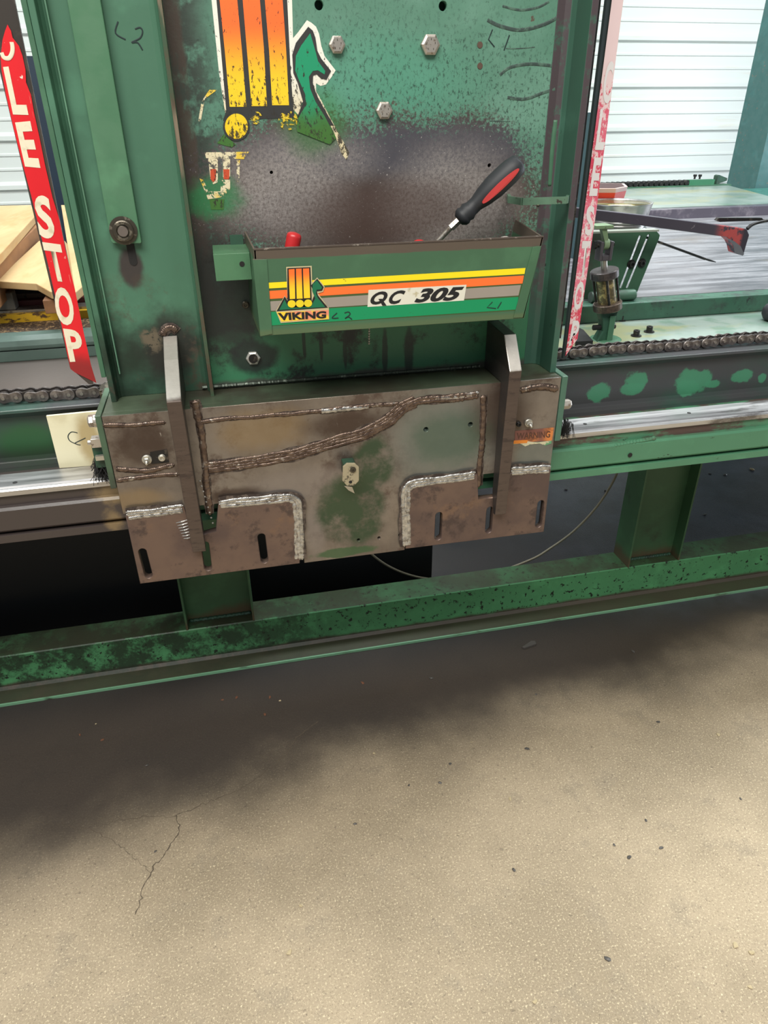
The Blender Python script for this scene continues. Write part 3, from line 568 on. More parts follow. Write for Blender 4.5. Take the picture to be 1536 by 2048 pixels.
# strap bracket on the right
cs = [P(1018, 375, y=1.394), P(1020, 383, y=1.355), P(1045, 395, y=1.318), P(1090, 394, y=1.318), P(1134, 391, y=1.318), P(1138, 383, y=1.35), P(1133, 372, y=1.385), P(1120, 366, y=1.394)]
pts = [Vector((q.x, q.y, 1.350)) for q in cs]
b = B()
for a, q in zip(pts, pts[1:]):
    t = (q-a).normalized(); n_ = Vector((-t.y, t.x, 0))*.0028; b.hull8([a-n_-Vector((0, 0, .006)), q-n_-Vector((0, 0, .006)), q+n_-Vector((0, 0, .006)), a+n_-Vector((0, 0, .006))], [a-n_+Vector((0, 0, .006)), q-n_+Vector((0, 0, .006)), q+n_+Vector((0, 0, .006)), a+n_+Vector((0, 0, .006))])
part('strap_bracket', b, fin_green('green_strap', (96, 128, 106), (74, 62, 54), grime=.5, chips=.62), hd)
pb_ = plane_y(1.40)
# scuffs and hand marks
SCUFF = flat('dark_scuff', (62, 78, 74), .5, .1, (84, 112, 98), (.45, .6), 60)
for path, r_ in (([(1005, 12), (1040, 20), (1075, 15), (1098, 3)], .0018), ([(975, 40), (1000, 52), (1040, 60), (1085, 50), (1115, 35)], .0028), ([(1000, 150), (1020, 135), (1060, 128), (1110, 132)], .0026), ([(1015, 195), (1050, 198), (1085, 186), (1110, 178)], .0026), ([(980, 242), (1020, 243)], .0007), ([(1012, 97), (1040, 97), (1070, 94)], .0008)):
    stroke('scuff_mark', [path], pb_, .0003, r_, SCUFF, hd)
stroke('hand_lettering', [[(985, 59), (977, 79), (989, 94)], [(1019, 70), (1008, 101)]], pb_, .0004, .0011, INK, hd, 'L1 written by hand', 1)
stroke('hand_lettering', [[(236, 43), (231, 66), (251, 79)], [(270, 58), (280, 55), (285, 63), (280, 76), (263, 85), (275, 85), (285, 100)]], pb_, .0006, .0011, INK, hd, 'L2 written by hand', 4)
# big dragon-ship decal
dn = lambda nm, col: None
def worn(name, colfn, amt=1.0, lo=1.60, hi=1.44):
    m = M(name); c = colfn(m); z_ = m.ss(m.axis(2), lo, hi)
    th_ = m.add(m.noise(95, 6, .75, st=(1.6, 1, .8)), m.mul(z_, .12*amt)); c = m.mix(c, (48, 44, 38), m.mul(m.ss(th_, .60, .63), .95))
    c = m.mix(c, (70, 50, 38), m.ss(m.noise(30, 5, .7, off=(2, 0, 3)), .70, .73)); return m.out(c, .45)
D_OR = worn('decal_orange_yellow', lambda m: m.mix((255, 112, 48), (250, 206, 40), m.ss(m.axis(2), 1.625, 1.53)))
D_WH = worn('decal_white', lambda m: m.mix((236, 234, 222), (222, 208, 170), m.ss(m.axis(2), 1.56, 1.48)), 1.1)
D_BK = worn('decal_black', lambda m: m.mix((46, 44, 48), (58, 60, 56), m.noise(20)), .3)
D_GR = worn('decal_green', lambda m: m.mix((30, 146, 104), (64, 110, 48), m.ss(m.add(m.axis(2), m.mul(m.add(m.noise(20, 6), -.5), .06)), 1.53, 1.46)), .6)
D_YE = worn('decal_yellow', lambda m: m.mix((246, 216, 40), (236, 190, 30), m.noise(20)), 1.2, 1.50, 1.45)
def z2(pts, ox=360, oy=0, k=3.84): return [(ox+a/k, oy+q/k) for a, q in pts]
dk = part('ship_decal', B().prism([P(a, q, pl=(pb_[0]+pb_[1]*.0003, pb_[1])) for a, q in z2([(240, -20), (860, -20), (868, 290), (880, 600), (935, 780), (925, 900), (860, 830), (352, 880), (345, 860), (300, 560)])], (0, .0002, 0)), D_WH, hd, 'worn decal of a dragon ship with an orange and yellow striped sail')
def dd(nm, pts, mt, lift): return decal(nm, z2(pts), pb_, lift, mt, dk, .0002)
dd('decal_border', [(278, -20), (822, -20), (850, 560), (870, 830), (880, 905), (330, 925), (355, 850), (330, 560)], D_BK, .0006)
for pts in ([(302, -20), (438, -20), (475, 380), (510, 820), (382, 820), (345, 400)], [(480, -20), (612, -20), (645, 380), (668, 815), (550, 815), (515, 400)], [(650, -20), (787, -20), (815, 380), (837, 808), (708, 808), (685, 400)]): dd('sail_stripe', pts, D_OR, .0010)
dd('dragon_outline', [(975, 155), (1010, 175), (1045, 205), (1068, 260), (1085, 350), (1110, 430), (1195, 540), (1165, 590), (1120, 650), (1080, 660), (1045, 640), (1045, 700), (1080, 760), (1130, 860), (1200, 990), (1250, 1080), (1300, 1170), (1280, 1230), (1240, 1180), (1180, 1010), (1090, 850), (1010, 700), (930, 800), (880, 620), (850, 480), (862, 300), (905, 250)], D_WH, .0004)
dd('dragon_border', [(985, 205), (1020, 235), (1040, 290), (1055, 390), (1085, 450), (1160, 545), (1125, 612), (1080, 600), (1050, 570), (1022, 580), (1020, 640), (1050, 730), (1110, 840), (1180, 960), (1150, 960), (1080, 850), (1010, 760), (960, 860), (900, 900), (945, 780), (905, 640), (870, 560), (862, 420), (890, 330)], D_BK, .0014)
dd('dragon_head', [(1000, 255), (1022, 330), (1045, 410), (1060, 470), (1115, 545), (1110, 572), (1060, 540), (1020, 545), (990, 590), (1000, 680), (1040, 780), (1110, 890), (1200, 1060), (1150, 1110), (900, 1010), (900, 920), (965, 810), (960, 720), (915, 620), (885, 540), (890, 430), (930, 350)], D_GR, .0018)
for cx, cy, rx, ry in ((433, 970, 88, 98),): dd('sail_disc', [(cx+(rx+14)*cos(k*pi/14), cy+(ry+14)*sin(k*pi/14)) for k in range(28)], D_BK, .0018); dd('sail_disc', [(cx+rx*cos(k*pi/14), cy+ry*sin(k*pi/14)) for k in range(28)], D_YE, .0022)
m = M('decal_yellow_scraps'); c = (226, 196, 50); a_ = m.ss(m.noise(70, 6, .75), .52, .56); m.put(a_, m.bs.inputs['Alpha']); D_SC = m.out(c, .5)
m = M('decal_white_scraps'); c = m.mix((226, 214, 180), (230, 196, 70), m.ss(m.noise(20), .5, .6)); a_ = m.ss(m.noise(80, 6, .75), .46, .5); m.put(a_, m.bs.inputs['Alpha']); D_SW = m.out(c, .5)
dd('sail_disc', [(585+45*cos(k*pi/10), 905+50*sin(k*pi/10)) for k in range(20)], D_SC, .0018); dd('sail_disc', [(830+75*cos(k*pi/10), 925+75*sin(k*pi/10)) for k in range(20)], D_SC, .0018)
dd('hull_scrap', [(335, 1030), (430, 1110), (395, 1132), (285, 1100)], D_GR, .0008)
dd('hull_scrap', [(225, 690), (285, 690), (190, 760), (160, 930), (140, 930), (165, 780)], D_SW, .0006)
dd('lettering_scrap', [(190, 1170), (530, 1165), (490, 1222), (200, 1215)], D_SW, .0006)
dd('lettering_scrap', [(215, 1215), (290, 1220), (290, 1400), (255, 1415), (235, 1380)], D_SW, .0006); dd('lettering_scrap', [(330, 1222), (385, 1222), (385, 1380), (330, 1375)], D_SW, .0008)
D_RD = worn('decal_red_orange', lambda m: m.mix((206, 84, 50), (190, 70, 44), m.noise(20)), .6, 1.5, 1.4)
dd('lettering_scrap', [(232, 1298), (278, 1298), (275, 1380), (255, 1400), (235, 1375)], D_RD, .0012); dd('lettering_scrap', [(332, 1300), (380, 1300), (378, 1378), (335, 1375)], D_RD, .0012)
dd('lettering_scrap', [(150, 1370), (185, 1385), (215, 1470), (310, 1470), (320, 1380), (385, 1380), (385, 1450), (330, 1515), (215, 1530)], D_SW, .0006)
dd('lettering_scrap', [(430, 1230), (460, 1230), (455, 1395), (440, 1395)], D_SW, .0006)
dd('hull_scrap', [(225, 1530), (340, 1530), (335, 1610), (240, 1610)], D_GR, .0006)
# plastic wiper, bolts and brush on the left end
m = M('yellowed_plastic'); c = m.mix((222, 214, 178), (236, 230, 200), m.noise(6)); c = m.mix(c, (168, 142, 88), m.mul(.8, m.blob(tuple(P(178, 880, y=1.44)), (.022, 9, .05), .9, .5, 14))); c = m.mix(c, (190, 176, 134), m.mul(.6, m.ss(m.noise(7, 6), .5, .66))); WPL = m.out(c, .4)
wp = part('plastic_wiper', B().prism([P(a, q, y=1.441) for a, q in ((92, 832), (196, 822), (210, 930), (119, 937))], (0, .006, 0)), WPL, hd, 'yellowed white plastic wiper plate', bevel=.001)
stroke('hand_lettering', [[(155, 866), (143, 864), (136, 872), (140, 882), (155, 889), (161, 890)], [(150, 886), (171, 876)]], plane_y(1.441), .0005, .0009, INK, wp, 'mark written by hand', 4)
YE = 1.322
def sx(px, py): return P(px, py, y=YE).x
zq = P(183, 842, y=YE).z; part('hex_bolt', B().cyl((-.2576, YE, zq), (sx(188, 842), YE, zq), .0125, n=24).hexa((sx(188, 842), YE, zq), (-1, 0, 0), .0105, abs(sx(176, 842)-sx(188, 842))), SILV, hd, bevel=.0008)
zq = P(190, 884, y=YE).z; part('clamp_block', B().box(sx(183, 884), -.2577, YE-.008, YE+.012, zq-.009, zq+.009).cyl((sx(183, 884), YE, zq), (sx(175, 884), YE, zq), .0045, n=12), SILV, hd, bevel=.001)
part('brush_holder', B().box(sx(186, 910), -.2577, YE+.004, YE+.010, P(190, 938, y=YE).z, P(190, 894, y=YE).z), G_dark, hd)
zq = P(199, 916, y=YE-.008).z; part('brush_screw', B().box(sx(193, 916), -.2577, YE-.010, YE-.002, zq-.0045, zq+.0045), ZINC, hd)
b = B(); zt_ = P(200, 908, y=YE+.02).z
for i in range(420):
    a = Vector((random.uniform(sx(188, 930), -.2585), random.uniform(YE+.011, YE+.075), zt_-random.random()*.03)); e = a+Vector((random.gauss(-.004, .007), random.gauss(-.006, .008), -.020-random.random()*.012)); e.z = max(e.z, .8615)
    b.tube([a, (a+e)/2+Vector((random.gauss(0, .0015), 0, 0)), e], .0006, 4)
br = part('wiper_brush', b, BLACK, hd, 'black bristle brush sweeping the guide rail'); br['kind'] = 'stuff'
b = B()
for i in range(160):
    a = Vector((random.uniform(.6835, P(1137, 885, y=1.33).x), 1.315+random.random()*.04, .895)); e = a+Vector((random.gauss(.002, .003), random.gauss(0, .006), -.028-random.random()*.008)); e.z = max(e.z, .8615); b.tube([a, e], .0005, 4)
br = part('wiper_brush', b, BLACK, hd); br['kind'] = 'stuff'
zq = P(1133, 808, y=1.312).z; part('hex_bolt', B().hexa(Vector((.6826, 1.312, zq)), (1, 0, 0), .0095, P(1141, 808, y=1.312).x-.6826), SILV, hd, bevel=.0008)
# chain anchor
part('chain_anchor', B().box(-.262, -.246, 1.43, 1.50, 1.000, 1.010).box(-.272, -.262, 1.47, 1.51, .985, 1.004).cyl((-.275, 1.50, .997), (-.262, 1.50, .997), .007, n=6), BOLTG, hd, bevel=.001)

# ------------------------------------------------------------------ tool tray
TY = 1.22; tr = thing('tool_tray', 'green sheet metal tool tray with yellow, orange, grey and green stripes and QC 305 label', 'tool tray', (.31, 1.30, 1.162))
m, c, r = green('green_tray', (72, 108, 80), (46, 52, 42), grime=.60, chips=.70, gs=6)
c = m.mix(c, (92, 76, 68), m.mul(.9, m.ss(m.add(m.axis(2), m.mul(m.add(m.noise(30, 5), -.5), .004)), 1.2865, 1.2885))); c = m.mix(c, (96, 104, 70), m.mul(.5, m.ss(m.axis(2), 1.176, 1.168)))
m_tr = m.out(c, .42, 0, m.noise(60, 5, .7), .2, .0008)
zt, zb = 1.3028, 1.162
part('front_panel', B().prism([(.0558, TY, zt), (.5597, TY, zt), (.5368, TY, zb), (.0530, TY, zb)], (0, .003, 0)), m_tr, tr, bevel=.0008)
part('rim', B().box(.0558, .5597, TY-.001, TY+.006, zt-.0005, zt+.0015), flat('worn_rim', (104, 92, 84), .4, .4, (170, 160, 150), (.55, .66), 60), tr)
part('side_panel', B().prism([(.0530, TY, zb), (.0558, TY, zt), (.0500, 1.396, zt+.004), (.0475, 1.396, zb)], (.003, 0, 0)), m_tr, tr)
part('side_panel', B().prism([(.5338, TY, zb), (.5567, TY, zt), (.5770, 1.396, zt+.006), (.5540, 1.396, zb)], (.003, 0, 0)), m_tr, tr)
part('bottom_panel', B().box(.0535, .536, TY+.003, 1.396, zb, zb+.003), m_tr, tr)
part('rear_panel', B().prism([(.0535, 1.3925, zb), (.054, 1.3925, 1.26), (.57, 1.3925, 1.26), (.552, 1.3925, zb)], (0, .003, 0)), G_dark, tr)
part('corner_flange', B().prism([P(a, q, y=TY-.002) for a, q in ((505, 518), (534, 519), (545, 668), (521, 673))], (0, .002, 0)), m_tr, tr, bevel=.0006)
part('corner_flange', B().prism([P(a, q, y=TY-.002) for a, q in ((1066, 494), (1083, 492), (1046, 635), (1027, 636))], (0, .002, 0)), m_tr, tr, bevel=.0006)
pt = plane_y(TY)
def sticker(nm, col, pts, lift, wear=(66, 70, 48)):
    m = M(nm+'_vinyl_%d' % len(bpy.data.materials)); c = m.mix(col, tuple(int(v*.94) for v in col), m.noise(12)); c = m.mix(c, wear, m.mul(.85, m.ss(m.noise(42, 5, .75, st=(1, 1, 2.5)), .68, .70))); return decal(nm, pts, pt, lift, m.out(c, .42), tr)
def strip(yl0, yl1, yr0, yr1, xl0, xl1, xr0, xr1): return [(xl0, yl0), (xr0, yr0), (xr1, yr1), (xl1, yl1)]
sticker('decal_backing', (72, 92, 52), [(535, 565), (1051, 536), (1036, 621), (543, 652)], .0002)
sticker('yellow_stripe', (250, 226, 30), [(536, 565.5), (1051, 536), (1049, 548), (537, 577)], .0006)
sticker('orange_stripe', (252, 118, 52), [(537, 582), (1048, 551), (1045, 567), (538, 598)], .0006)
sticker('grey_stripe', (156, 146, 136), [(538, 603), (1042, 570), (1037, 591), (540, 622)], .0006)
sticker('green_stripe', (18, 144, 92), [(541, 624), (1037, 594), (1033, 619), (543, 651)], .0006)
lb = decal('model_label', [(737, 580), (933, 569.5), (928, 601), (735, 614)], pt, .0010, flat('label_white', (236, 232, 216), .45, 0, (190, 180, 150), (.62, .7), 30), tr)
text('label_lettering', 'O', [(744, 584), (777, 582), (739, 610), (772, 608)], pt, .0014, BLACK, lb, bold=.04, shear=.28, label='ring of the letter Q'); decal('label_lettering', [(757, 598), (764, 597.5), (773, 611), (765, 611.5)], pt, .0017, BLACK, lb, .0002, 'tail of the letter Q'); text('label_lettering', 'C', [(781, 582), (812, 580), (776, 609), (804, 607)], pt, .0014, BLACK, lb, bold=.04, shear=.28)
text('label_lettering', '305', [(834, 577.5), (929, 573), (828, 606), (921, 600)], pt, .0014, BLACK, lb, bold=.045, shear=.28)
# ship logo
def z7(pts): return [(400+a/3.84, 420+q/3.84) for a, q in pts]
cream = flat('logo_cream', (206, 192, 150), .5, 0, (150, 140, 110), (.6, .7), 30)
lo = decal('ship_logo', z7([(662, 437), (858, 429), (862, 560), (900, 518), (958, 590), (945, 628), (905, 640), (990, 752), (992, 840), (620, 868), (582, 775), (650, 658), (672, 690)]), pt, .0018, cream, tr, label='ship logo sticker')
def l7(nm, pts, mt, lift): return decal(nm, z7(pts), pt, lift, mt, lo, .0002)
LO = M('logo_sail'); zz = LO.axis(2); LOR = LO.out(LO.mix((250, 112, 44), (250, 206, 40), LO.ss(zz, P(550, 545, y=TY).z, P(550, 585, y=TY).z)), .45)
GRN = flat('logo_green', (26, 116, 78), .45); YEL = flat('logo_yellow', (248, 220, 40), .45)
l7('logo_border', [(670, 447), (848, 439), (858, 700), (840, 740), (690, 745), (672, 700)], BLACK, .0022)
for pts in ([(681, 456), (726, 453), (731, 682), (690, 684)], [(737, 452), (780, 450), (788, 680), (743, 682)], [(791, 450), (838, 448), (846, 676), (798, 678)]): l7('sail_stripe', pts, LOR, .0026)
l7('logo_border', [(900, 528), (950, 592), (938, 620), (898, 625), (905, 655), (982, 750), (588, 778), (650, 664), (668, 690), (690, 740), (850, 720), (880, 650), (852, 580)], BLACK, .0022)
l7('dragon_hull', [(898, 540), (938, 594), (930, 610), (896, 612), (890, 640), (905, 675), (962, 745), (608, 768), (650, 688), (662, 715), (690, 752), (850, 745), (885, 680), (862, 620), (866, 570)], GRN, .0026)
for cx in (704, 767, 830): l7('sail_disc', [(cx+31*cos(k*pi/10), 721-(cx-704)*.04+29*sin(k*pi/10)) for k in range(20)], YEL, .0030)
m = M('logo_wordmark_ground'); LWG = m.out(m.mix((246, 206, 60), (232, 140, 110), m.ss(m.noise(30), .45, .55)), .5)
l7('wordmark_ground', [(590, 785), (988, 768), (988, 836), (625, 858)], LWG, .0022)
text('wordmark_lettering', 'VIKING', [(555.5, 626), (653, 622), (558, 641), (652, 636.5)], pt, .0028, BLACK, lo, bold=.045)
stroke('hand_lettering', [[(674, 626), (664, 636), (677, 636)], [(689, 626), (697, 624), (700, 629), (690, 637), (697, 634), (704, 639)]], pt, .0012, .0009, INK, tr, 'L2 written by hand', 4)
stroke('hand_lettering', [[(985, 604), (974, 615), (992, 617)], [(1003, 604), (995, 617)]], pt, .0012, .0009, INK, tr, 'L1 written by hand', 1)
# square tube bracket left of the tray
m_br = fin_green('green_bracket', (78, 120, 88), (70, 66, 54), grime=.58, chips=.66)
xa, xb = P(430, 540, y=1.30).x, .052; z1, z2_ = P(465, 507, y=1.30).z, P(465, 561, y=1.30).z
part('mounting_bracket', B().box(xa, xb, 1.30, 1.303, z2_, z1).box(xa, xb, 1.303, 1.398, z1-.003, z1).box(xa, xa+.003, 1.303, 1.34, z2_, z1-.003), m_br, tr, bevel=.0006)
c0 = P(484, 528, y=1.2998); part('bracket_hole', B().cyl(c0, c0+Vector((0, -.0005, 0)), .0045, n=18), BLACK, tr)
part('mounting_tab', B().box(P(460, 480, y=1.396).x, P(486, 480, y=1.396).x, 1.392, 1.398, 1.262, P(470, 470, y=1.394).z), G_dark, tr)

# ------------------------------------------------------------------ tools in the tray
sd = thing('screwdriver', 'screwdriver with black handle and red grip inlay leaning in the green tool tray', 'screwdriver', tuple(P(880, 486, y=1.29)))
A_, T_ = P(1034, 330, y=1.27), P(922, 436, y=1.285); ax = (A_-T_).normalized(); L_ = (A_-T_).length
part('handle', B().lathe(T_, ax, [(-.006, .010), (0, .0155), (.006, .0165), (.010, .0145), (.016, .0165), (.022, .0135), (.034, .0130), (.052, .0175), (.075, .0205), (.105, .0205), (L_-.01, .0195), (L_+.004, .0165), (L_+.008, .010)], 28), RUBBER, sd, smooth=True)
sv = (O-A_).normalized(); sv = (sv-ax*sv.dot(ax)).normalized(); md = T_+ax*.082; sidev = ax.cross(sv)
if sidev.x < 0: sidev = -sidev
b = B(); ring = []
for lay, rr in ((0, 1.0), (1, .86)):
    pass
cvv = (sv*.9+sidev*.32).normalized(); tang = ax.cross(cvv).normalized()
def inl(h): return [md+ax*(.040*cos(k*2*pi/24))+(cvv*cos(ang)+tang*sin(ang))*h for k in range(24) for ang in [.30*sin(k*2*pi/24)]]
part('grip_inlay', B().hull8(inl(.0170), inl(.0216)), flat('red_grip', (206, 66, 66), .45), sd, 'red rubber grip inlay', smooth=False)
part('ferrule', B().cyl(T_-ax*.004, T_-ax*.024, .0072, n=6), STEEL, sd)
part('shaft', B().cyl(T_-ax*.02, P(872, 492, y=1.30)-ax*.06, .0045, n=16), STEEL, sd, smooth=False)
rh = B().lathe(P(583, 500, y=1.30), (P(589, 468, y=1.30)-P(583, 500, y=1.30)), [(-.09, .0125), (0, .0125), (.022, .0130), (.026, .0122), (.0285, .009), (.030, .003)], 28)
tag(link('pliers_handle', rh.mesh('pliers_handle', True), REDP), 'red plastic tool handle end standing in the left of the green tool tray', 'tool handle')
rh = B().lathe(P(838, 500, y=1.31), (0, 0, 1), [(-.05, .011), (.012, .011), (.016, .009), (.018, .004)], 20)
tag(link('red_handled_tool', rh.mesh('tool_handle', True), REDP), 'small red handle tip peeking over the tray rim beside the screwdriver shaft', 'tool')
rh = B().lathe(P(1010, 484, y=1.26), (0, 0, 1), [(-.03, .012), (.004, .012), (.008, .008), (.0095, .003)], 20)
tag(link('bottle_cap', rh.mesh('bottle_cap', True), flat('pale_cap', (196, 186, 180), .4)), 'pale rounded cap just showing over the right of the tray rim', 'cap')
d0, d1 = P(739, 650, y=1.30), P(738, 689, y=1.30); pts = resample([d0+Vector((0, 0, .02)), d1], .0007)
rh = B().tube(pts, .0022, 8, rf=lambda i: .0017+.0007*sin(i*.9)); tag(link('drill_bit', rh.mesh('drill_bit'), STEEL), 'thin twist drill bit poking out below the tray bottom', 'drill bit')

# ------------------------------------------------------------------ CYCLE STOP trip bars
m = M('red_sign_vinyl'); c = m.mix((236, 36, 44), (214, 28, 38), m.noise(8)); c = m.mix(c, (244, 232, 216), m.ss(m.noise(60, 6, .8, st=(1, 1, .8)), .67, .68)); c = m.mix(c, (236, 170, 150), m.mul(.7, m.ss(m.noise(60, 4, .8, st=(3, 1, .12), off=(4, 0, 2)), .69, .71)))
c = m.mix(c, (120, 40, 40), m.mul(.8, m.ss(m.add(m.axis(2), m.mul(m.add(m.noise(18), -.5), .05)), 1.10, 1.06))); RED = m.out(c, .4)
m = M('sign_cream'); c = m.mix((238, 226, 200), (214, 202, 172), m.ss(m.noise(60, 5), .5, .7)); c = m.mix(c, (196, 120, 96), m.ss(m.noise(50, 5, .8, off=(1, 1, 1)), .70, .73)); CRM = m.out(c, .5)
STB = flat('sign_bar_steel', (84, 74, 68), .55, .3, (60, 54, 50), (.5, .6), 12)
sl_ = thing('stop_bar', 'steel bar left of the green column with bright red CYCLE STOP sticker', 'sign', (-.28, 1.45, 1.02))
pl_ = plane_y(1.445)
bx = [P(a, q, y=1.447) for a, q in ((28, 0), (47, 100), (140, 739), (193, 768), (201, 768))]
xL = P(142, 739, y=1.447).x; xR = P(200, 760, y=1.447).x
rt_, rb2 = P(29, 0, y=1.447), P(135, 518, y=1.447); kx = (rt_.x-rb2.x)/(rt_.z-rb2.z); xr_ = lambda z: rb2.x+kx*(z-rb2.z)
part('bar', B().prism([(xL-.001, 1.447, 1.062), (xr_(1.026)-.008, 1.447, 1.026), (xr_(1.026), 1.447, 1.026), (xr_(2.0), 1.447, 2.0), (xL-.002, 1.447, 2.0)], (0, .006, 0)), STB, sl_)
s1 = decal('sticker', [(15, 49), (22, 62), (25, 75), (38, 92), (45, 112), (51, 140), (52, 165), (62, 190), (68, 225), (80, 280), (90, 330), (105, 395), (119, 440), (131, 500), (150, 580), (168, 668), (182, 730), (193, 766), (150, 745), (141, 738), (136, 715), (124, 655), (110, 590), (94, 520), (78, 455), (62, 390), (43, 320), (28, 260), (12, 190), (3, 140), (1, 115), (5, 80), (10, 62)], pl_, 0, RED, sl_)
bl_ = dict(bold=.035)
stroke('sticker_lettering', [[(3, 105), (8, 115), (18, 116), (24, 106), (25, 94), (23, 84)]], pl_, .0006, .0030, CRM, s1, 'remains of a torn letter C')
for s_, q in (('L', [(6, 134), (37, 131), (26, 229), (57, 230)]), ('E', [(30, 245), (61, 242), (50, 333), (81, 336)]), ('S', [(66, 391), (98, 391), (80, 477), (112, 477)]), ('T', [(84, 484), (121, 489), (102, 561), (138, 565)]), ('O', [(105, 575), (139, 574), (116, 651), (153, 650)]), ('P', [(126, 657), (159, 661), (140, 724), (172, 722)])):
    text('sticker_lettering', s_, q, pl_, .0005, CRM, s1, **bl_)
m = M('faded_pink_vinyl'); z_ = m.axis(2); fade = m.ss(m.add(m.noise(70, 6, .8), m.mul(m.ss(z_, 1.46, 1.62), .22)), .50, .56)
c = m.mix((220, 62, 88), (236, 120, 142), m.ss(m.add(m.noise(6), m.mul(m.ss(m.ma('ABSOLUTE', m.add(z_, -1.23)), .14, .05), .35)), .5, .75)); c = m.mix(c, (244, 226, 224), m.mul(fade, .85)); PNK = m.out(c, .35)
sr_ = thing('stop_bar', 'narrow steel bar right of the green column with faded pink CYCLE STOP sticker', 'sign', (.765, 1.45, 1.02))
th_ = radians(21); n_r = Vector((sin(th_), -cos(th_), 0)); o_r = Vector((.762, 1.45, 0)); plr = (o_r, n_r); tg = Vector((cos(th_), sin(th_), 0))
def prj(px): return [P(a, q, pl=plr) for a, q in px]
a0 = P(1131, 712, pl=plr); aL = (a0-o_r).dot(tg); a1 = P(1154, 678, pl=plr); aR = (a1-o_r).dot(tg)
def onp(s_, z, dd_=0): return Vector((o_r.x+tg.x*s_-n_r.x*dd_, o_r.y+tg.y*s_-n_r.y*dd_, z))
part('bar', B().prism([onp(aL-.006, a0.z-.004, .001), onp(aL+.004, a0.z-.004, .001), onp(aR, a1.z, .001), onp(aR+.0005, 2.0, .001), onp(aL-.006, 2.0, .001)], -n_r*.006), flat('dark_bar', (40, 52, 50), .5, .3), sr_)
s2 = decal('sticker', [(1225, -8), (1248, -8), (1193, 420), (1155, 678), (1131, 712)], plr, .0, PNK, sr_)
WHT = flat('sticker_white', (246, 240, 238), .4, 0, (236, 170, 180), (.62, .68), 90)
for s_, q in (('C', [(1213, 123), (1229, 122), (1203, 207), (1220, 207)]), ('L', [(1201, 218), (1217, 218), (1190, 300), (1207, 300)]), ('E', [(1189, 315), (1204, 315), (1178, 392), (1194, 392)]), ('S', [(1174, 411), (1190, 411), (1169, 471), (1185, 471)]), ('T', [(1165, 482), (1182, 482), (1157, 554), (1174, 554)]), ('O', [(1154, 563), (1171, 563), (1145, 620), (1162, 620)]), ('P', [(1146, 641), (1161, 641), (1137, 692), (1152, 690)])):
    text('sticker_lettering', s_, q, plr, .0006, WHT, s2, bold=.03)

# ------------------------------------------------------------------ bed plates on the right
m = M('pale_deck_paint'); c = m.mix((118, 136, 128), (146, 158, 150), m.ss(m.noise(5, 6), .35, .65)); c = m.mix(c, (150, 150, 110), m.mul(.8, m.ss(m.noise(4, 6, .65, st=(.6, 1.4, 1), off=(2, 5, 1)), .52, .62))); c = m.mix(c, (96, 128, 108), m.mul(.6, m.ss(m.noise(9, 6, off=(6, 1, 0)), .56, .66)))
lf = m.ss(m.axis(0), .2, -.1); c = m.mix(c, (98, 90, 86), lf); DECK = m.out(c, .3, .1, m.noise(60, 6, .7), .25, .001)
bd = thing('machine_bed', 'pale green steel bed with deck plate and scratched work table right of the head', 'machine bed', (1.9, 2.6, .97))
part('deck_plate', B().box(-1.6, 3.6, 1.605, 1.90, .955, .962), DECK, bd)
part('square_rail', B().box(.85, 3.6, 1.84, 1.90, .9625, 1.0125), fin_green('green_square_rail', (58, 96, 78), (52, 62, 58), grime=.48, chips=.6, gs=14), bd, bevel=.003)
m = M('scratched_table_steel'); s_ = m.noise(9, 8, .75, st=(.25, 2.2, 1)); c = m.mix((118, 114, 120), (168, 167, 172), m.ss(s_, .38, .62)); c = m.mix(c, (132, 120, 112), m.mul(.7, m.ss(m.noise(3, 6, .7, st=(.5, 1.5, 1), off=(3, 3, 0)), .55, .68)))
c = m.mix(c, (120, 118, 122), m.mul(.5, m.ss(m.noise(28, 6, .8, st=(.12, 3, 1), off=(1, 3, 0)), .58, .64))); TBL = m.out(c, m.ss(s_, .3, .7, .3, .48), .55, s_, .2, .001)
part('work_table', B().box(.85, 5.2, 1.902, 3.36, .995, 1.0125), TBL, bd)
part('cross_bar', B().box(.85, 4.2, 3.362, 3.42, .995, 1.058), flat('dark_cross_bar', (112, 106, 118), .35, .5, (150, 142, 150), (.5, .7), 10), bd, bevel=.003)
part('far_table', B().prism([(.85, 3.4205, 1.045), (2.95, 3.4205, 1.045), (3.22, 4.33, 1.045), (.85, 4.33, 1.045)], (0, 0, .015)), DECK, bd)
part('side_beam', B().prism([(3.05, 3.5, .90), (3.3, 4.4, .90), (4.2, 4.4, .90), (4.2, 3.2, .90)], (0, 0, .13)), fin_green('green_teal', (64, 120, 110), grime=.66), bd)
part('end_post', B().box(P(1509, 380, y=4.5).x, 4.1, 4.5, 4.8, 0, 2.2), fin_green('green_end_post', (66, 112, 110), (150, 132, 118), grime=.62), bd)
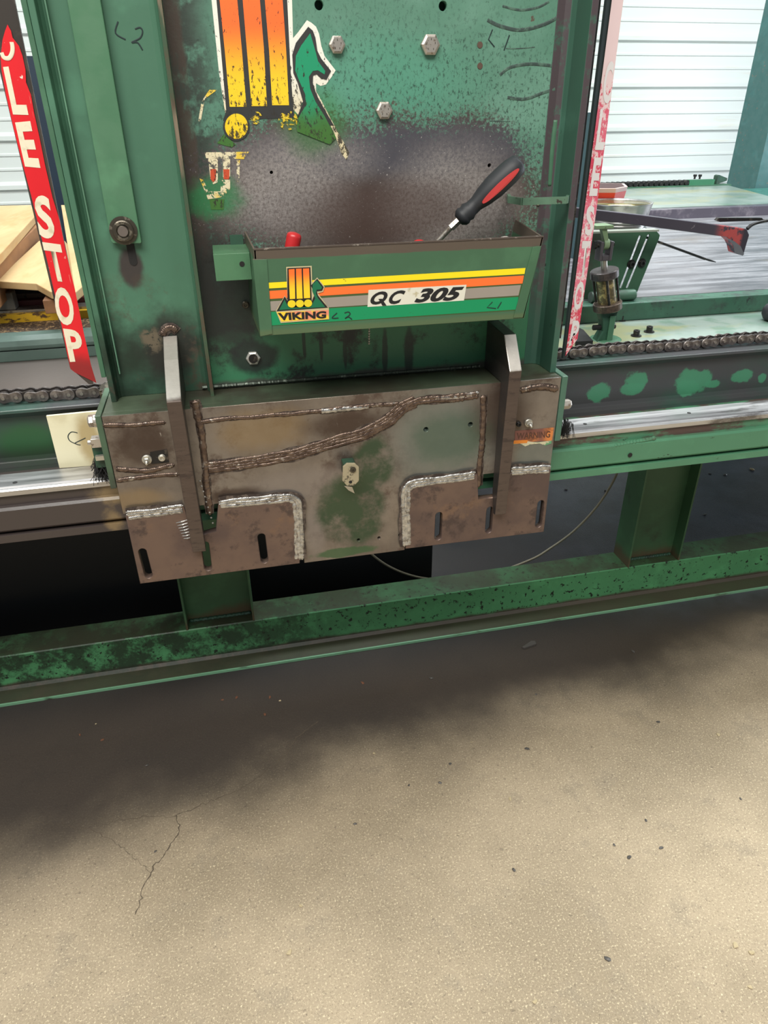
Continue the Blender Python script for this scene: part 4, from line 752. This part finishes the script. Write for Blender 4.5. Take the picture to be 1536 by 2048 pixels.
# far chain track
q0, q1 = P(1190, 376, y=4.42), P(1440, 362, y=4.42)
fc = thing('chain_track', 'small green chain track with two black screws at the far edge of the table', 'chain track', (q0.x, 4.42, 1.06))
zc = P(1375, 370, y=4.42).z
part('track_base', B().box(1.5, P(1455, 368, y=4.42).x, 4.38, 4.46, zc-.012, zc), G_plain, fc)
part('track_box', B().box(P(1375, 366, y=4.42).x, P(1425, 364, y=4.42).x, 4.40, 4.44, zc, P(1400, 359, y=4.42).z), fin_green('green_track', (56, 124, 88), grime=.7), fc)
b = B(); xx = 1.6; hz = P(1330, 363, y=4.42).z
while xx < P(1374, 366, y=4.42).x: b.cyl((xx, 4.40, zc+.016), (xx, 4.44, zc+.016), .0155, n=10); xx += .036
part('far_chain', b, DARKM, fc)
for q in (1389, 1399): c0 = P(q, 358, y=4.42); part('screw', B().cyl(c0, c0+Vector((0, 0, .014)), .006, n=10).cyl(c0+Vector((0, 0, .014)), c0+Vector((0, 0, .026)), .011, n=10), BLACK, fc)
c0, c1 = P(1430, 361, y=4.42), P(1450, 360, y=4.42); part('track_end', B().prism([(c0.x, 4.40, zc), (c1.x, 4.40, zc+.02), (c1.x, 4.40, zc+.035), (c0.x+.01, 4.40, zc+.055), (c0.x, 4.40, zc+.05)], (0, .04, 0)), G_dark, fc)

# ------------------------------------------------------------------ air cylinder with clevises
cy = thing('air_cylinder', 'upright brass air cylinder with dark end caps standing on the pale deck beside the chain', 'air cylinder', (.978, 1.675, .962))
YC = 1.68
b0, t0 = P(1213, 660, y=YC), P(1209, 548, y=YC); ax = (t0-b0).normalized()
lo_, hi_ = P(1215, 610, y=YC), P(1209, 549, y=YC)
BRS = M('tarnished_brass'); c = BRS.mix((104, 94, 72), (190, 172, 120), BRS.ss(BRS.noise(70, 6, .75), .46, .62)); BRS = BRS.out(c, .35, .6)
CAPM = flat('bronze_cap', (112, 96, 84), .34, .6, (76, 66, 62), (.45, .6), 20)
part('barrel', B().cyl(lo_, hi_, .0235, n=32, caps=False), BRS, cy, 'tarnished brass barrel', smooth=True)
part('end_cap', B().lathe(lo_-ax*.012, ax, [(0, .034), (.002, .0365), (.018, .0365), (.020, .0345), (.020, .02)], 36), CAPM, cy, 'bronze coloured lower cap'); part('end_cap', B().lathe(hi_-ax*.008, ax, [(0, .033), (.002, .035), (.018, .035), (.020, .033), (.020, .02)], 36), flat('dark_cap', (92, 84, 84), .34, .5, (60, 56, 58), (.45, .6), 20), cy)
for an in (.4, 1.9, 3.6, 5.1):
    v = Vector((cos(an), -sin(an), 0))*.029; part('tie_rod', B().cyl(lo_+v+ax*.006, hi_+v, .0032, n=12), DARKM, cy)
e0 = hi_+ax*.012; part('piston_rod', B().cyl(e0, e0+ax*.03, .008, n=16), STEEL, cy)
g = e0+ax*.026
part('fork', B().box(g.x-.020, g.x-.012, g.y-.014, g.y+.014, g.z-.002, g.z+.044).box(g.x+.006, g.x+.014, g.y-.014, g.y+.014, g.z-.002, g.z+.044).box(g.x-.0119, g.x+.0059, g.y-.014, g.y+.014, g.z-.002, g.z+.012), flat('grey_fork', (96, 92, 98), .4, .5), cy, bevel=.002)
part('fork_pin', B().cyl((g.x-.030, g.y, g.z+.035), (g.x+.020, g.y, g.z+.035), .0065, n=16).cyl((g.x-.034, g.y, g.z+.035), (g.x-.028, g.y, g.z+.035), .010, n=16), DARKM, cy)
part('eye_lug', B().cyl((g.x-.010, g.y, g.z+.036), (g.x+.004, g.y, g.z+.036), .013, n=20).prism([(g.x-.006, g.y-.008, g.z+.036), (g.x+.004, g.y-.008, g.z+.036), (g.x-.008, g.y-.008, g.z+.074), (g.x-.022, g.y-.008, g.z+.074)], (0, .014, 0)).box(g.x-.040, g.x+.006, g.y-.014, g.y+.03, g.z+.0741, g.z+.081), fin_green('green_lug', (118, 142, 108), grime=.55), cy)
h = lo_-ax*.012
part('foot_clevis', B().prism([(h.x-.028, h.y-.014, h.z-.002), (h.x-.016, h.y-.014, h.z-.026), (h.x-.012, h.y-.014, .990), (h.x-.026, h.y-.014, .9621), (h.x+.014, h.y-.014, .9621), (h.x+.010, h.y-.014, .99), (h.x+.020, h.y-.014, h.z-.026), (h.x+.024, h.y-.014, h.z-.002)], (0, .030, 0)), G_dark, cy, bevel=.003)
part('foot_clevis', B().box(h.x+.000, h.x+.016, h.y-.020, h.y-.0141, .9621, h.z-.012), G_plain, cy, bevel=.002)
part('clevis_pin', B().cyl((h.x-.034, h.y, h.z-.045), (h.x+.028, h.y, h.z-.045), .007, n=16), DARKM, cy)
fp = P(1215, 678, z=.9625); part('foot_plate', B().lathe((fp.x-.004, fp.y+.004, .9621), (0, 0, 1), [(0, .042), (.002, .040), (.004, .030)], 24), G_plain, cy, smooth=False)
def capscrew(px, py, label):
    c0 = P(px, py, z=.9622); b = B().lathe(c0, (0, 0, 1), [(0, .014), (.0025, .014), (.003, .0085), (.015, .0085), (.016, .0078), (.016, .0045), (.010, .004)], 20)
    tag(link('cap_screw', b.mesh('cap_screw'), DARKM), label, 'screw', 'cap screws on the pale deck')
capscrew(1272, 672, 'dark socket cap screw on the pale deck, nearest the chain'); capscrew(1298, 664, 'dark socket cap screw on the pale deck, rightmost of three'); capscrew(1242, 641, 'dark socket cap screw on the pale deck behind the brass air cylinder')
for i, (a, q) in enumerate(((1222, 678),)): pass
rb = B().prism([(P(a, q, z=.963).x, P(a, q, z=.963).y, .9625) for a, q in ((1150, 660), (1166, 668), (1185, 690), (1150, 692))], (0, 0, .012)); tag(link('clamp_wedge', rb.mesh('clamp_wedge'), BLACK), 'black flat wedge lying behind the chain beside the pink sign', 'wedge')

# ------------------------------------------------------------------ slotted bracket, shaft, pan, arm
YB = 1.91
bk = thing('slotted_bracket', 'green slanted steel bracket with two long slots and bolts below the nail pan', 'bracket', (1.1, 1.90, 1.0126))
ob = [(a_, max(z_, 1.0135)) for a_, z_ in xz([(1165, 468), (1314, 463), (1320, 470), (1318, 478), (1273, 588), (1266, 597), (1165, 603)], YB)]
holes_plate('bracket_plate', ob, [slot(*xz([a, q], YB), r=.0042) for a, q in (((1242, 574), (1280, 474)), ((1255, 574), (1297, 472)))], YB, .006, fin_green('green_bracket_plate', (58, 96, 72), (60, 64, 54), grime=.5, chips=.66), bk)
t1, t2 = P(1165, 468, y=YB), P(1318, 463, y=YB)
part('top_flange', B().hull8([t1, t2, t2+Vector((0, .03, 0)), t1+Vector((0, .03, 0))], [v+Vector((0, 0, .005)) for v in (t1, t2, t2+Vector((0, .03, 0)), t1+Vector((0, .03, 0)))]), flat('pale_flange', (170, 176, 164), .4, .2), bk)
for a, q in (((1243, 540), (1296, 480)), ): pass
for px, py in ((1262, 528), (1283, 526)):
    c0 = P(px, py, y=YB-.0005); part('bracket_bolt', B().lathe(c0, (0, -1, 0), [(0, .0125), (.003, .0125), (.003, .0085), (.009, .0085), (.010, .006), (.010, .004), (.006, .003)], 20), DARKM, bk)
    e = P(px+9, py-25, y=YB-.003); f = P(px-12, py+24, y=YB-.003)
s0, s1_ = P(1180, 606, y=1.87), P(1268, 599, y=1.87)
sh = thing('cross_shaft', 'short green round shaft resting on the square rail under the slotted bracket', 'shaft', tuple(s0)); rz_ = 1.0127+.0155
part('shaft', B().lathe((s0.x, 1.872, rz_), (1, 0, 0), [(0, .0155), (s1_.x-s0.x-.004, .0155), (s1_.x-s0.x, .014)], 28), fin_green('green_shaft', (70, 104, 86), grime=.5), sh)
pc = P(1238, 404, y=2.06); rr = (P(1297, 404, y=2.06)-pc).x
pn = thing('nail_pan', 'round bright metal pan with a brassy inside behind the dark arm', 'pan', (pc.x, pc.y, pc.z-.09))
PAN = flat('galvanised_pan', (192, 190, 186), .28, .85, (120, 120, 122), (.5, .7), 16)
part('pan_body', B().lathe((pc.x, pc.y, pc.z), (0, 0, 1), [(-.055, rr*.84), (-.042, rr*.90), (-.004, rr*.985), (0, rr), (.001, rr*1.01), (0, rr*.97), (-.004, rr*.94)], 48), PAN, pn, smooth=True)
part('pan_inside', B().lathe((pc.x, pc.y, pc.z), (0, 0, 1), [(-.034, .002), (-.032, rr*.84), (-.004, rr*.935), (-.003, rr*.938)], 48), flat('brassy_inside', (190, 172, 116), .22, .9, (120, 100, 60), (.5, .66), 14), pn, smooth=True)
zr_a, zr_b = P(1240, 438, y=pc.y-rr*.9).z-pc.z, P(1240, 466, y=pc.y-rr*.9).z-pc.z; pr = [(zr_a+.002, rr*.7)]
for k in range(4): pr += [(zr_a+(zr_b-zr_a)*(k+.1)/4, rr*.86), (zr_a+(zr_b-zr_a)*(k+.5)/4, rr*.92), (zr_a+(zr_b-zr_a)*(k+.95)/4, rr*.84)]
part('ribbed_base', B().lathe((pc.x, pc.y, pc.z), (0, 0, 1), pr, 48), PAN, pn, smooth=True)
part('pan_stem', B().cyl((pc.x, pc.y, pc.z-.05), (pc.x, pc.y, 1.0126), .03, n=20), DARKM, pn)
# red box
rc = [P(a, q, z=1.283) for a, q in ((1178, 366), (1247, 367), (1254, 373), (1232, 377), (1178, 377))]
rb_ = thing('red_tray', 'small open red metal box with a pale rim behind the pan', 'tray', (rc[1].x, rc[1].y, 1.0126))
hx = Vector((0, 0, 1)); cen = sum(rc, Vector())/5
REDM = flat('red_enamel', (214, 62, 44), .35)
part('tray_body', B().hull8([(cen+(v-cen)*.72)-hx*.10 for v in rc], [v-hx*.012 for v in rc]), REDM, rb_)
part('tray_rim', B().hull8([v-hx*.0119 for v in rc], [cen+(v-cen)*1.04 for v in rc]), flat('pale_rim', (206, 178, 170), .4), rb_)
part('tray_opening', B().hull8([cen+(v-cen)*.86 for v in rc], [cen+(v-cen)*.86+hx*.001 for v in rc]), flat('red_inside_dark', (60, 24, 24), .6), rb_)
part('tray_leg', B().box(cen.x-.02, cen.x+.02, cen.y-.02, cen.y+.02, 1.0126, 1.19), DARKM, rb_)
# dark arm with claw
YA = 1.80
m = M('dark_arm_paint'); c = m.mix((84, 78, 90), (70, 66, 76), m.noise(8)); c = m.mix(c, (150, 142, 150), m.mul(.7, m.ss(m.noise(40, 6, .75), .62, .66))); rp = m.mul(m.ss(m.axis(0), P(1425, 470, y=YA).x, P(1450, 470, y=YA).x), m.ss(m.noise(42, 5, .75), .44, .5)); c = m.mix(c, (186, 84, 84), rp); c = m.mix(c, (64, 60, 70), m.ss(m.axis(0), P(1480, 470, y=YA).x, P(1488, 470, y=YA).x)); ARM = m.out(c, .35, .4, m.noise(60, 5), .2, .001)
am = thing('swing_arm', 'dark steel arm with a worn red claw end reaching right over the scratched table', 'arm', tuple(P(1190, 432, y=YA)))
ap = [(1120, 412), (1280, 430), (1400, 445), (1494, 458), (1499, 470), (1493, 490), (1488, 508), (1484, 511), (1470, 506), (1467, 492), (1462, 482), (1453, 474), (1400, 467), (1280, 451), (1120, 432)]
part('arm_beam', B().prism([P(a, q, y=YA) for a, q in ap], (0, .032, 0)), ARM, am, bevel=.002)
part('claw_side', B().prism([P(a, q, y=YA+.001) for a, q in ((1456, 477), (1467, 482), (1480, 492), (1487, 508), (1484, 511), (1469, 505), (1466, 490))], (0, -.003, 0)), flat('claw_grey', (120, 122, 130), .35, .4), am)
e0, e1, e2, e3 = P(1495, 458, y=YA+.016), P(1508, 448, y=YA+.02), P(1536, 441, y=YA+.02), P(1580, 436, y=YA+.02)
part('hook_rod', B().tube(catmull([e0, e1, e2, e3], 8), .0042, 10), DARKM, am)
part('v_bracket', B().prism([P(a, q, y=YA+.05) for a, q in ((1433, 441), (1438, 436), (1524, 436), (1529, 441), (1440, 444))], (0, .012, 0)).tube([P(1528, 440, y=YA+.056), P(1500, 450, y=YA+.04), P(1494, 456, y=YA+.02)], .003, 8), DARKM, am)
part('arm_pivot', B().box(P(1120, 430, y=YA).x-.03, P(1120, 430, y=YA).x+.02, YA-.005, YA+.035, .963, 1.30), DARKM, am)
rd = thing('pry_rod', 'thin dark rod with a flattened tip reaching over the scratched table', 'rod', tuple(P(1316, 486, y=1.93)))
r0, r1, r2 = P(1290, 474, y=1.93), P(1410, 518, y=1.93), P(1431, 524, y=1.93)
part('rod', B().tube([r0, r1], .0036, 10), DARKM, rd); part('rod_tip', B().tube([r1-(r1-r0).normalized()*.004, r1+(r2-r1)*.4, r2], .005, 10, rf=lambda i: (.0042, .0052, .0022)[i], flat=.6), DARKM, rd)
k0 = P(1546, 628, y=1.74); tag(link('ball_knob', B().lathe((k0.x, 1.74, .9622), (0, 0, 1), [(0, .014), (.006, .024), (.018, .030), (.032, .030), (.044, .024), (.050, .010)], 28).mesh('ball_knob', True), RUBBER), 'black round knob at the right edge on the pale deck', 'knob')
# things seen through the gap right of the column
tag(link('column_box', B().box(.735, .80, 1.95, 2.02, 1.0126, 1.95).mesh('column_box'), flat('dark_blue_green', (34, 56, 66), .5)), 'dark blue green upright behind the right sign bar', 'upright') if False else None

# ------------------------------------------------------------------ left side: rails and pallet
lr = thing('roller_rail', 'dark green rounded steel rail running left behind the chain', 'rail', (-1.0, 1.86, .962))
YR = 1.86
zA, zB, zC_, zD = P(0, 742, y=YR).z, P(0, 704, y=YR).z, P(0, 700, y=YR).z, P(0, 674, y=YR).z
GRR = fin_green('green_roller_rail', (92, 112, 104), (36, 46, 44), grime=.55, chips=.7)
part('lower_face', B().box(-1.6, -.12, YR, YR+.03, .9621, zB), GRR, lr, bevel=.002)
part('rounded_rail', B().profx([(YR-.004, zB+.002), (YR-.006, zB+.012), (YR-.002, zD-.012), (YR+.010, zD-.002), (YR+.04, zD), (YR+.05, zD-.01), (YR+.05, zB+.002)], -1.6, -.12), GRR, lr, bevel=.003)
lw = thing('side_table', 'worn dark rail with chipped yellow edge and red strip under the wooden pallet', 'rail', (-1.0, 2.2, 0))
zt0 = zD-.012
y1_, y2_ = P(0, 663, z=zt0).y, P(0, 647, z=zt0).y
m = M('wood_chip_debris'); c = m.mix((66, 50, 38), (190, 156, 110), m.ss(m.noise(110, 5, .8), .52, .62)); DEB = m.out(c, .8, 0, m.noise(120, 5), .8, .004)
part('debris_shelf', B().box(-2.2, -.12, YR+.075, y2_, zt0-.02, zt0), DEB, lw, 'shelf littered with wood chips')
m = M('chipped_yellow_paint'); c = m.mix((214, 168, 36), (80, 56, 40), m.ss(m.noise(14, 8, .7, st=(.6, 1, 1.4)), .50, .54)); YLW = m.out(c, .5)
zy1, zy2 = zt0, P(0, 631, y=y2_).z
part('yellow_edge', B().box(-2.2, -.12, y2_+.001, y2_+.02, zt0-.02, zy2), YLW, lw, 'chipped yellow painted edge')
ys = y2_+.02; zs = P(0, 626, y=ys).z
part('steel_strip', B().box(-2.2, -.12, ys+.001, ys+.05, zy2-.02, zy2+.006), STEEL, lw)
yr = ys+.055; zr1, zr2 = zy2+.004, P(0, 604, y=yr).z
part('red_strip', B().box(-2.2, -.12, yr, yr+.03, zy2-.02, zr2), flat('dark_red_paint', (96, 32, 34), .5), lw, 'dark red painted strip')
part('brown_strip', B().box(-2.2, -.12, yr+.031, yr+.10, zr2-.02, zr2+.012), flat('brown_dirty_strip', (96, 76, 62), .6, .2, (60, 50, 44)), lw)
part('leg', B().box(-.9, -.84, 2.06, 2.14, 0, zt0-.021), G_dark, lw)
tag(link('grey_clamp', B().box(P(-30, 600, y=ys).x, P(26, 600, y=ys).x, ys+.004, ys+.045, zy2+.0065, P(0, 586, y=ys+.004).z).mesh('grey_clamp'), flat('grey_clamp', (130, 126, 120), .45, .5), bevel=.003), 'grey steel clamp block at the left picture edge below the pallet', 'clamp')
yc_ = yr+.033; tag(link('black_rail_cover', B().box(P(-40, 580, y=yc_).x, P(73, 580, y=yc_).x, yc_, yc_+.05, zr2+.0125, P(0, 569, y=yc_).z).mesh('black_rail_cover'), BLACK), 'black flat cover under the pallet boards at the left edge', 'cover')
m = M('pine_wood'); s_ = m.noise(6, 6, .65, st=(1.5, .25, 1.5), dist=.6); c = m.mix((172, 140, 96), (188, 160, 116), m.ss(s_, .35, .65)); c = m.mix(c, (178, 130, 78), m.mul(.5, m.ss(m.noise(9, 5, st=(1, .3, 1), off=(3, 1, 2)), .58, .68))); PINE = m.out(c, .6, 0, s_, .2, .001)
m = M('weathered_wood'); c = m.mix((150, 106, 68), (110, 74, 48), m.ss(m.noise(8, 6, st=(1, .3, 1)), .35, .65)); WOODD = m.out(c, .7)
pal = thing('wooden_pallet', 'pale new wooden pallet lying across the rails left of the machine head', 'pallet', (-.7, 2.6, zr2+.014))
def board(px, z, th_, mt, nm='board'):
    pts = [P(a, q, z=z) for a, q in px]; return part(nm, B().prism(pts, (0, 0, -th_)), mt, pal, bevel=.002)
board([(-120, 414), (62, 410), (70, 432), (0, 508), (-120, 620)], 1.185, .022, PINE)
board([(77, 482), (120, 470), (162, 520), (154, 584), (100, 583), (72, 567), (-10, 562)], 1.125, .018, PINE)
board([(122, 410), (150, 410), (180, 560), (150, 585)], 1.150, .02, PINE)
board([(-80, 560), (60, 470), (90, 470), (10, 562)], 1.10, .02, WOODD)
def stringer(a, q, z0_, z1_, wd):
    p0, p1 = P(*a, z=z1_), P(*q, z=z1_); t = (p1-p0).normalized(); n_ = Vector((-t.y, t.x, 0))*wd/2
    return part('stringer', B().hull8([p0-n_, p1-n_, p1+n_, p0+n_], [v-Vector((0, 0, z1_-z0_)) for v in (p0-n_, p1-n_, p1+n_, p0+n_)]), WOODD, pal, bevel=.002)
stringer((-40, 545), (100, 420), zr2+.014, 1.161, .035); stringer((100, 600), (170, 480), zr2+.014, 1.10, .035)
# dark upright seen between the left sign and the column
tag(link('blue_upright', B().box(P(82, 300, y=4.4).x, P(112, 300, y=4.4).x, 4.4, 4.5, 0, P(70, 112, y=4.4).z).mesh('blue_upright'), flat('dark_blue_steel', (22, 40, 56), .5)), 'dark blue upright standing far behind the left sign bar', 'upright')
tag(link('green_upright', B().box(P(1176, 300, y=2.5).x, P(1190, 300, y=2.5).x, 2.5, 2.6, 1.013, P(1185, 225, y=2.5).z).mesh('green_upright'), flat('teal_steel', (40, 76, 84), .5)), 'dark teal upright seen in the gap right of the column', 'upright')

# ------------------------------------------------------------------ hose and floor debris
hs = [P(a, q, y=2.0) for a, q in ((700, 1060), (735, 1101), (780, 1134), (835, 1154))]+[Vector((.68, 2.0, .012)), Vector((.84, 2.0, .012))]+[P(a, q, y=2.0) for a, q in ((1060, 1120), (1100, 1097), (1150, 1060), (1200, 1005), (1236, 942), (1250, 880))]
tag(link('air_hose', B().tube(catmull(hs, 10), .0042, 10).mesh('air_hose', True), flat('beige_hose', (150, 140, 118), .5)), 'thin beige hose looping down to the floor behind the floor beam', 'hose')
def rock(r, seed, fl_=.5):
    random.seed(seed); b = bmesh.new(); bmesh.ops.create_icosphere(b, subdivisions=1, radius=r)
    for v in b.verts: v.co *= random.uniform(.65, 1.25); v.co.z *= fl_
    me = bpy.data.meshes.new('debris_chip'); b.to_mesh(me); b.free(); return me
CH1 = flat('grey_scale_chip', (96, 92, 88), .5, .4); CH2 = flat('pale_chip', (190, 172, 136), .8); CH3 = flat('rust_chip', (112, 72, 50), .8)
c0 = P(1058, 1292, z=0); s_ = tag(link('metal_offcut', B().prism([P(a, q, z=.0005) for a, q in ((1044, 1297), (1048, 1299), (1072, 1291), (1070, 1285), (1062, 1285))], (0, 0, .008)).mesh('metal_offcut'), CH1, bevel=.001), 'flat grey metal offcut on the dark floor just below the beam', 'metal offcut')
bits = [(863, 1357, 6, 1, 'thin grey'), (1266, 1303, 5, 1, ''), (1072, 1389, 4, 1, ''), (725, 1366, 6, 3, ''), (294, 1531, 5, 1, ''), (748, 1507, 5, 2, ''), (900, 1528, 5, 1, ''), (880, 1566, 6, 1, ''), (818, 1571, 4, 1, ''), (1054, 1498, 6, 1, ''), (1020, 1598, 6, 2, ''), (710, 1648, 6, 1, ''), (1292, 1641, 5, 1, ''), (1322, 1696, 6, 1, ''), (1228, 1690, 5, 1, ''), (1258, 1715, 8, 1, ''), (1028, 1740, 6, 1, ''), (311, 1703, 4, 1, ''), (602, 1812, 6, 2, ''), (578, 1906, 8, 2, ''), (1215, 1918, 9, 1, ''), (1470, 1891, 11, 2, ''), (1503, 1906, 9, 2, ''), (1481, 1598, 5, 1, ''), (1316, 1444, 5, 1, ''), (1436, 1470, 7, 2, ''), (1070, 2004, 8, 2, ''), (1505, 940, 7, 2, ''), (1450, 950, 5, 1, ''), (1420, 948, 4, 1, ''), (1410, 1030, 6, 1, ''), (1132, 980, 5, 1, ''), (1210, 982, 5, 1, ''), (1500, 1975, 8, 2, ''), (473, 1396, 5, 3, ''), (445, 1400, 4, 3, ''), (540, 1395, 5, 3, ''), (560, 1402, 4, 2, ''), (530, 1430, 5, 3, ''), (205, 1480, 5, 3, ''), (160, 1470, 4, 3, ''), (192, 1448, 3, 2, '')]
protos = {}
for i, (a, q, s_, k, _) in enumerate(bits):
    c0 = P(a, q, z=0); c1 = P(a+s_, q, z=0); r_ = (c1-c0).length*.75; key = (k, i % 4)
    if key not in protos: protos[key] = rock(1.0, 40+i, .45); protos[key].materials.append((CH1, CH2, CH3)[k-1])
    o = bpy.data.objects.new(('metal_chip', 'stone_chip', 'rust_flake')[k-1], protos[key]); C.objects.link(o)
    o.scale = (r_*1.2, r_*.75, r_*.7); o.rotation_euler = (0, 0, i*1.7); o.location = (c0.x, c0.y, r_*.28)
    tag(o, ('small dark metal chip lying on the concrete floor', 'small pale stone chip lying on the concrete floor', 'small rusty flake lying on the dark floor before the beam')[k-1], ('metal chip', 'stone chip', 'rust flake')[k-1], ('metal chips on the floor', 'stone chips on the floor', 'rust flakes on the floor')[k-1])
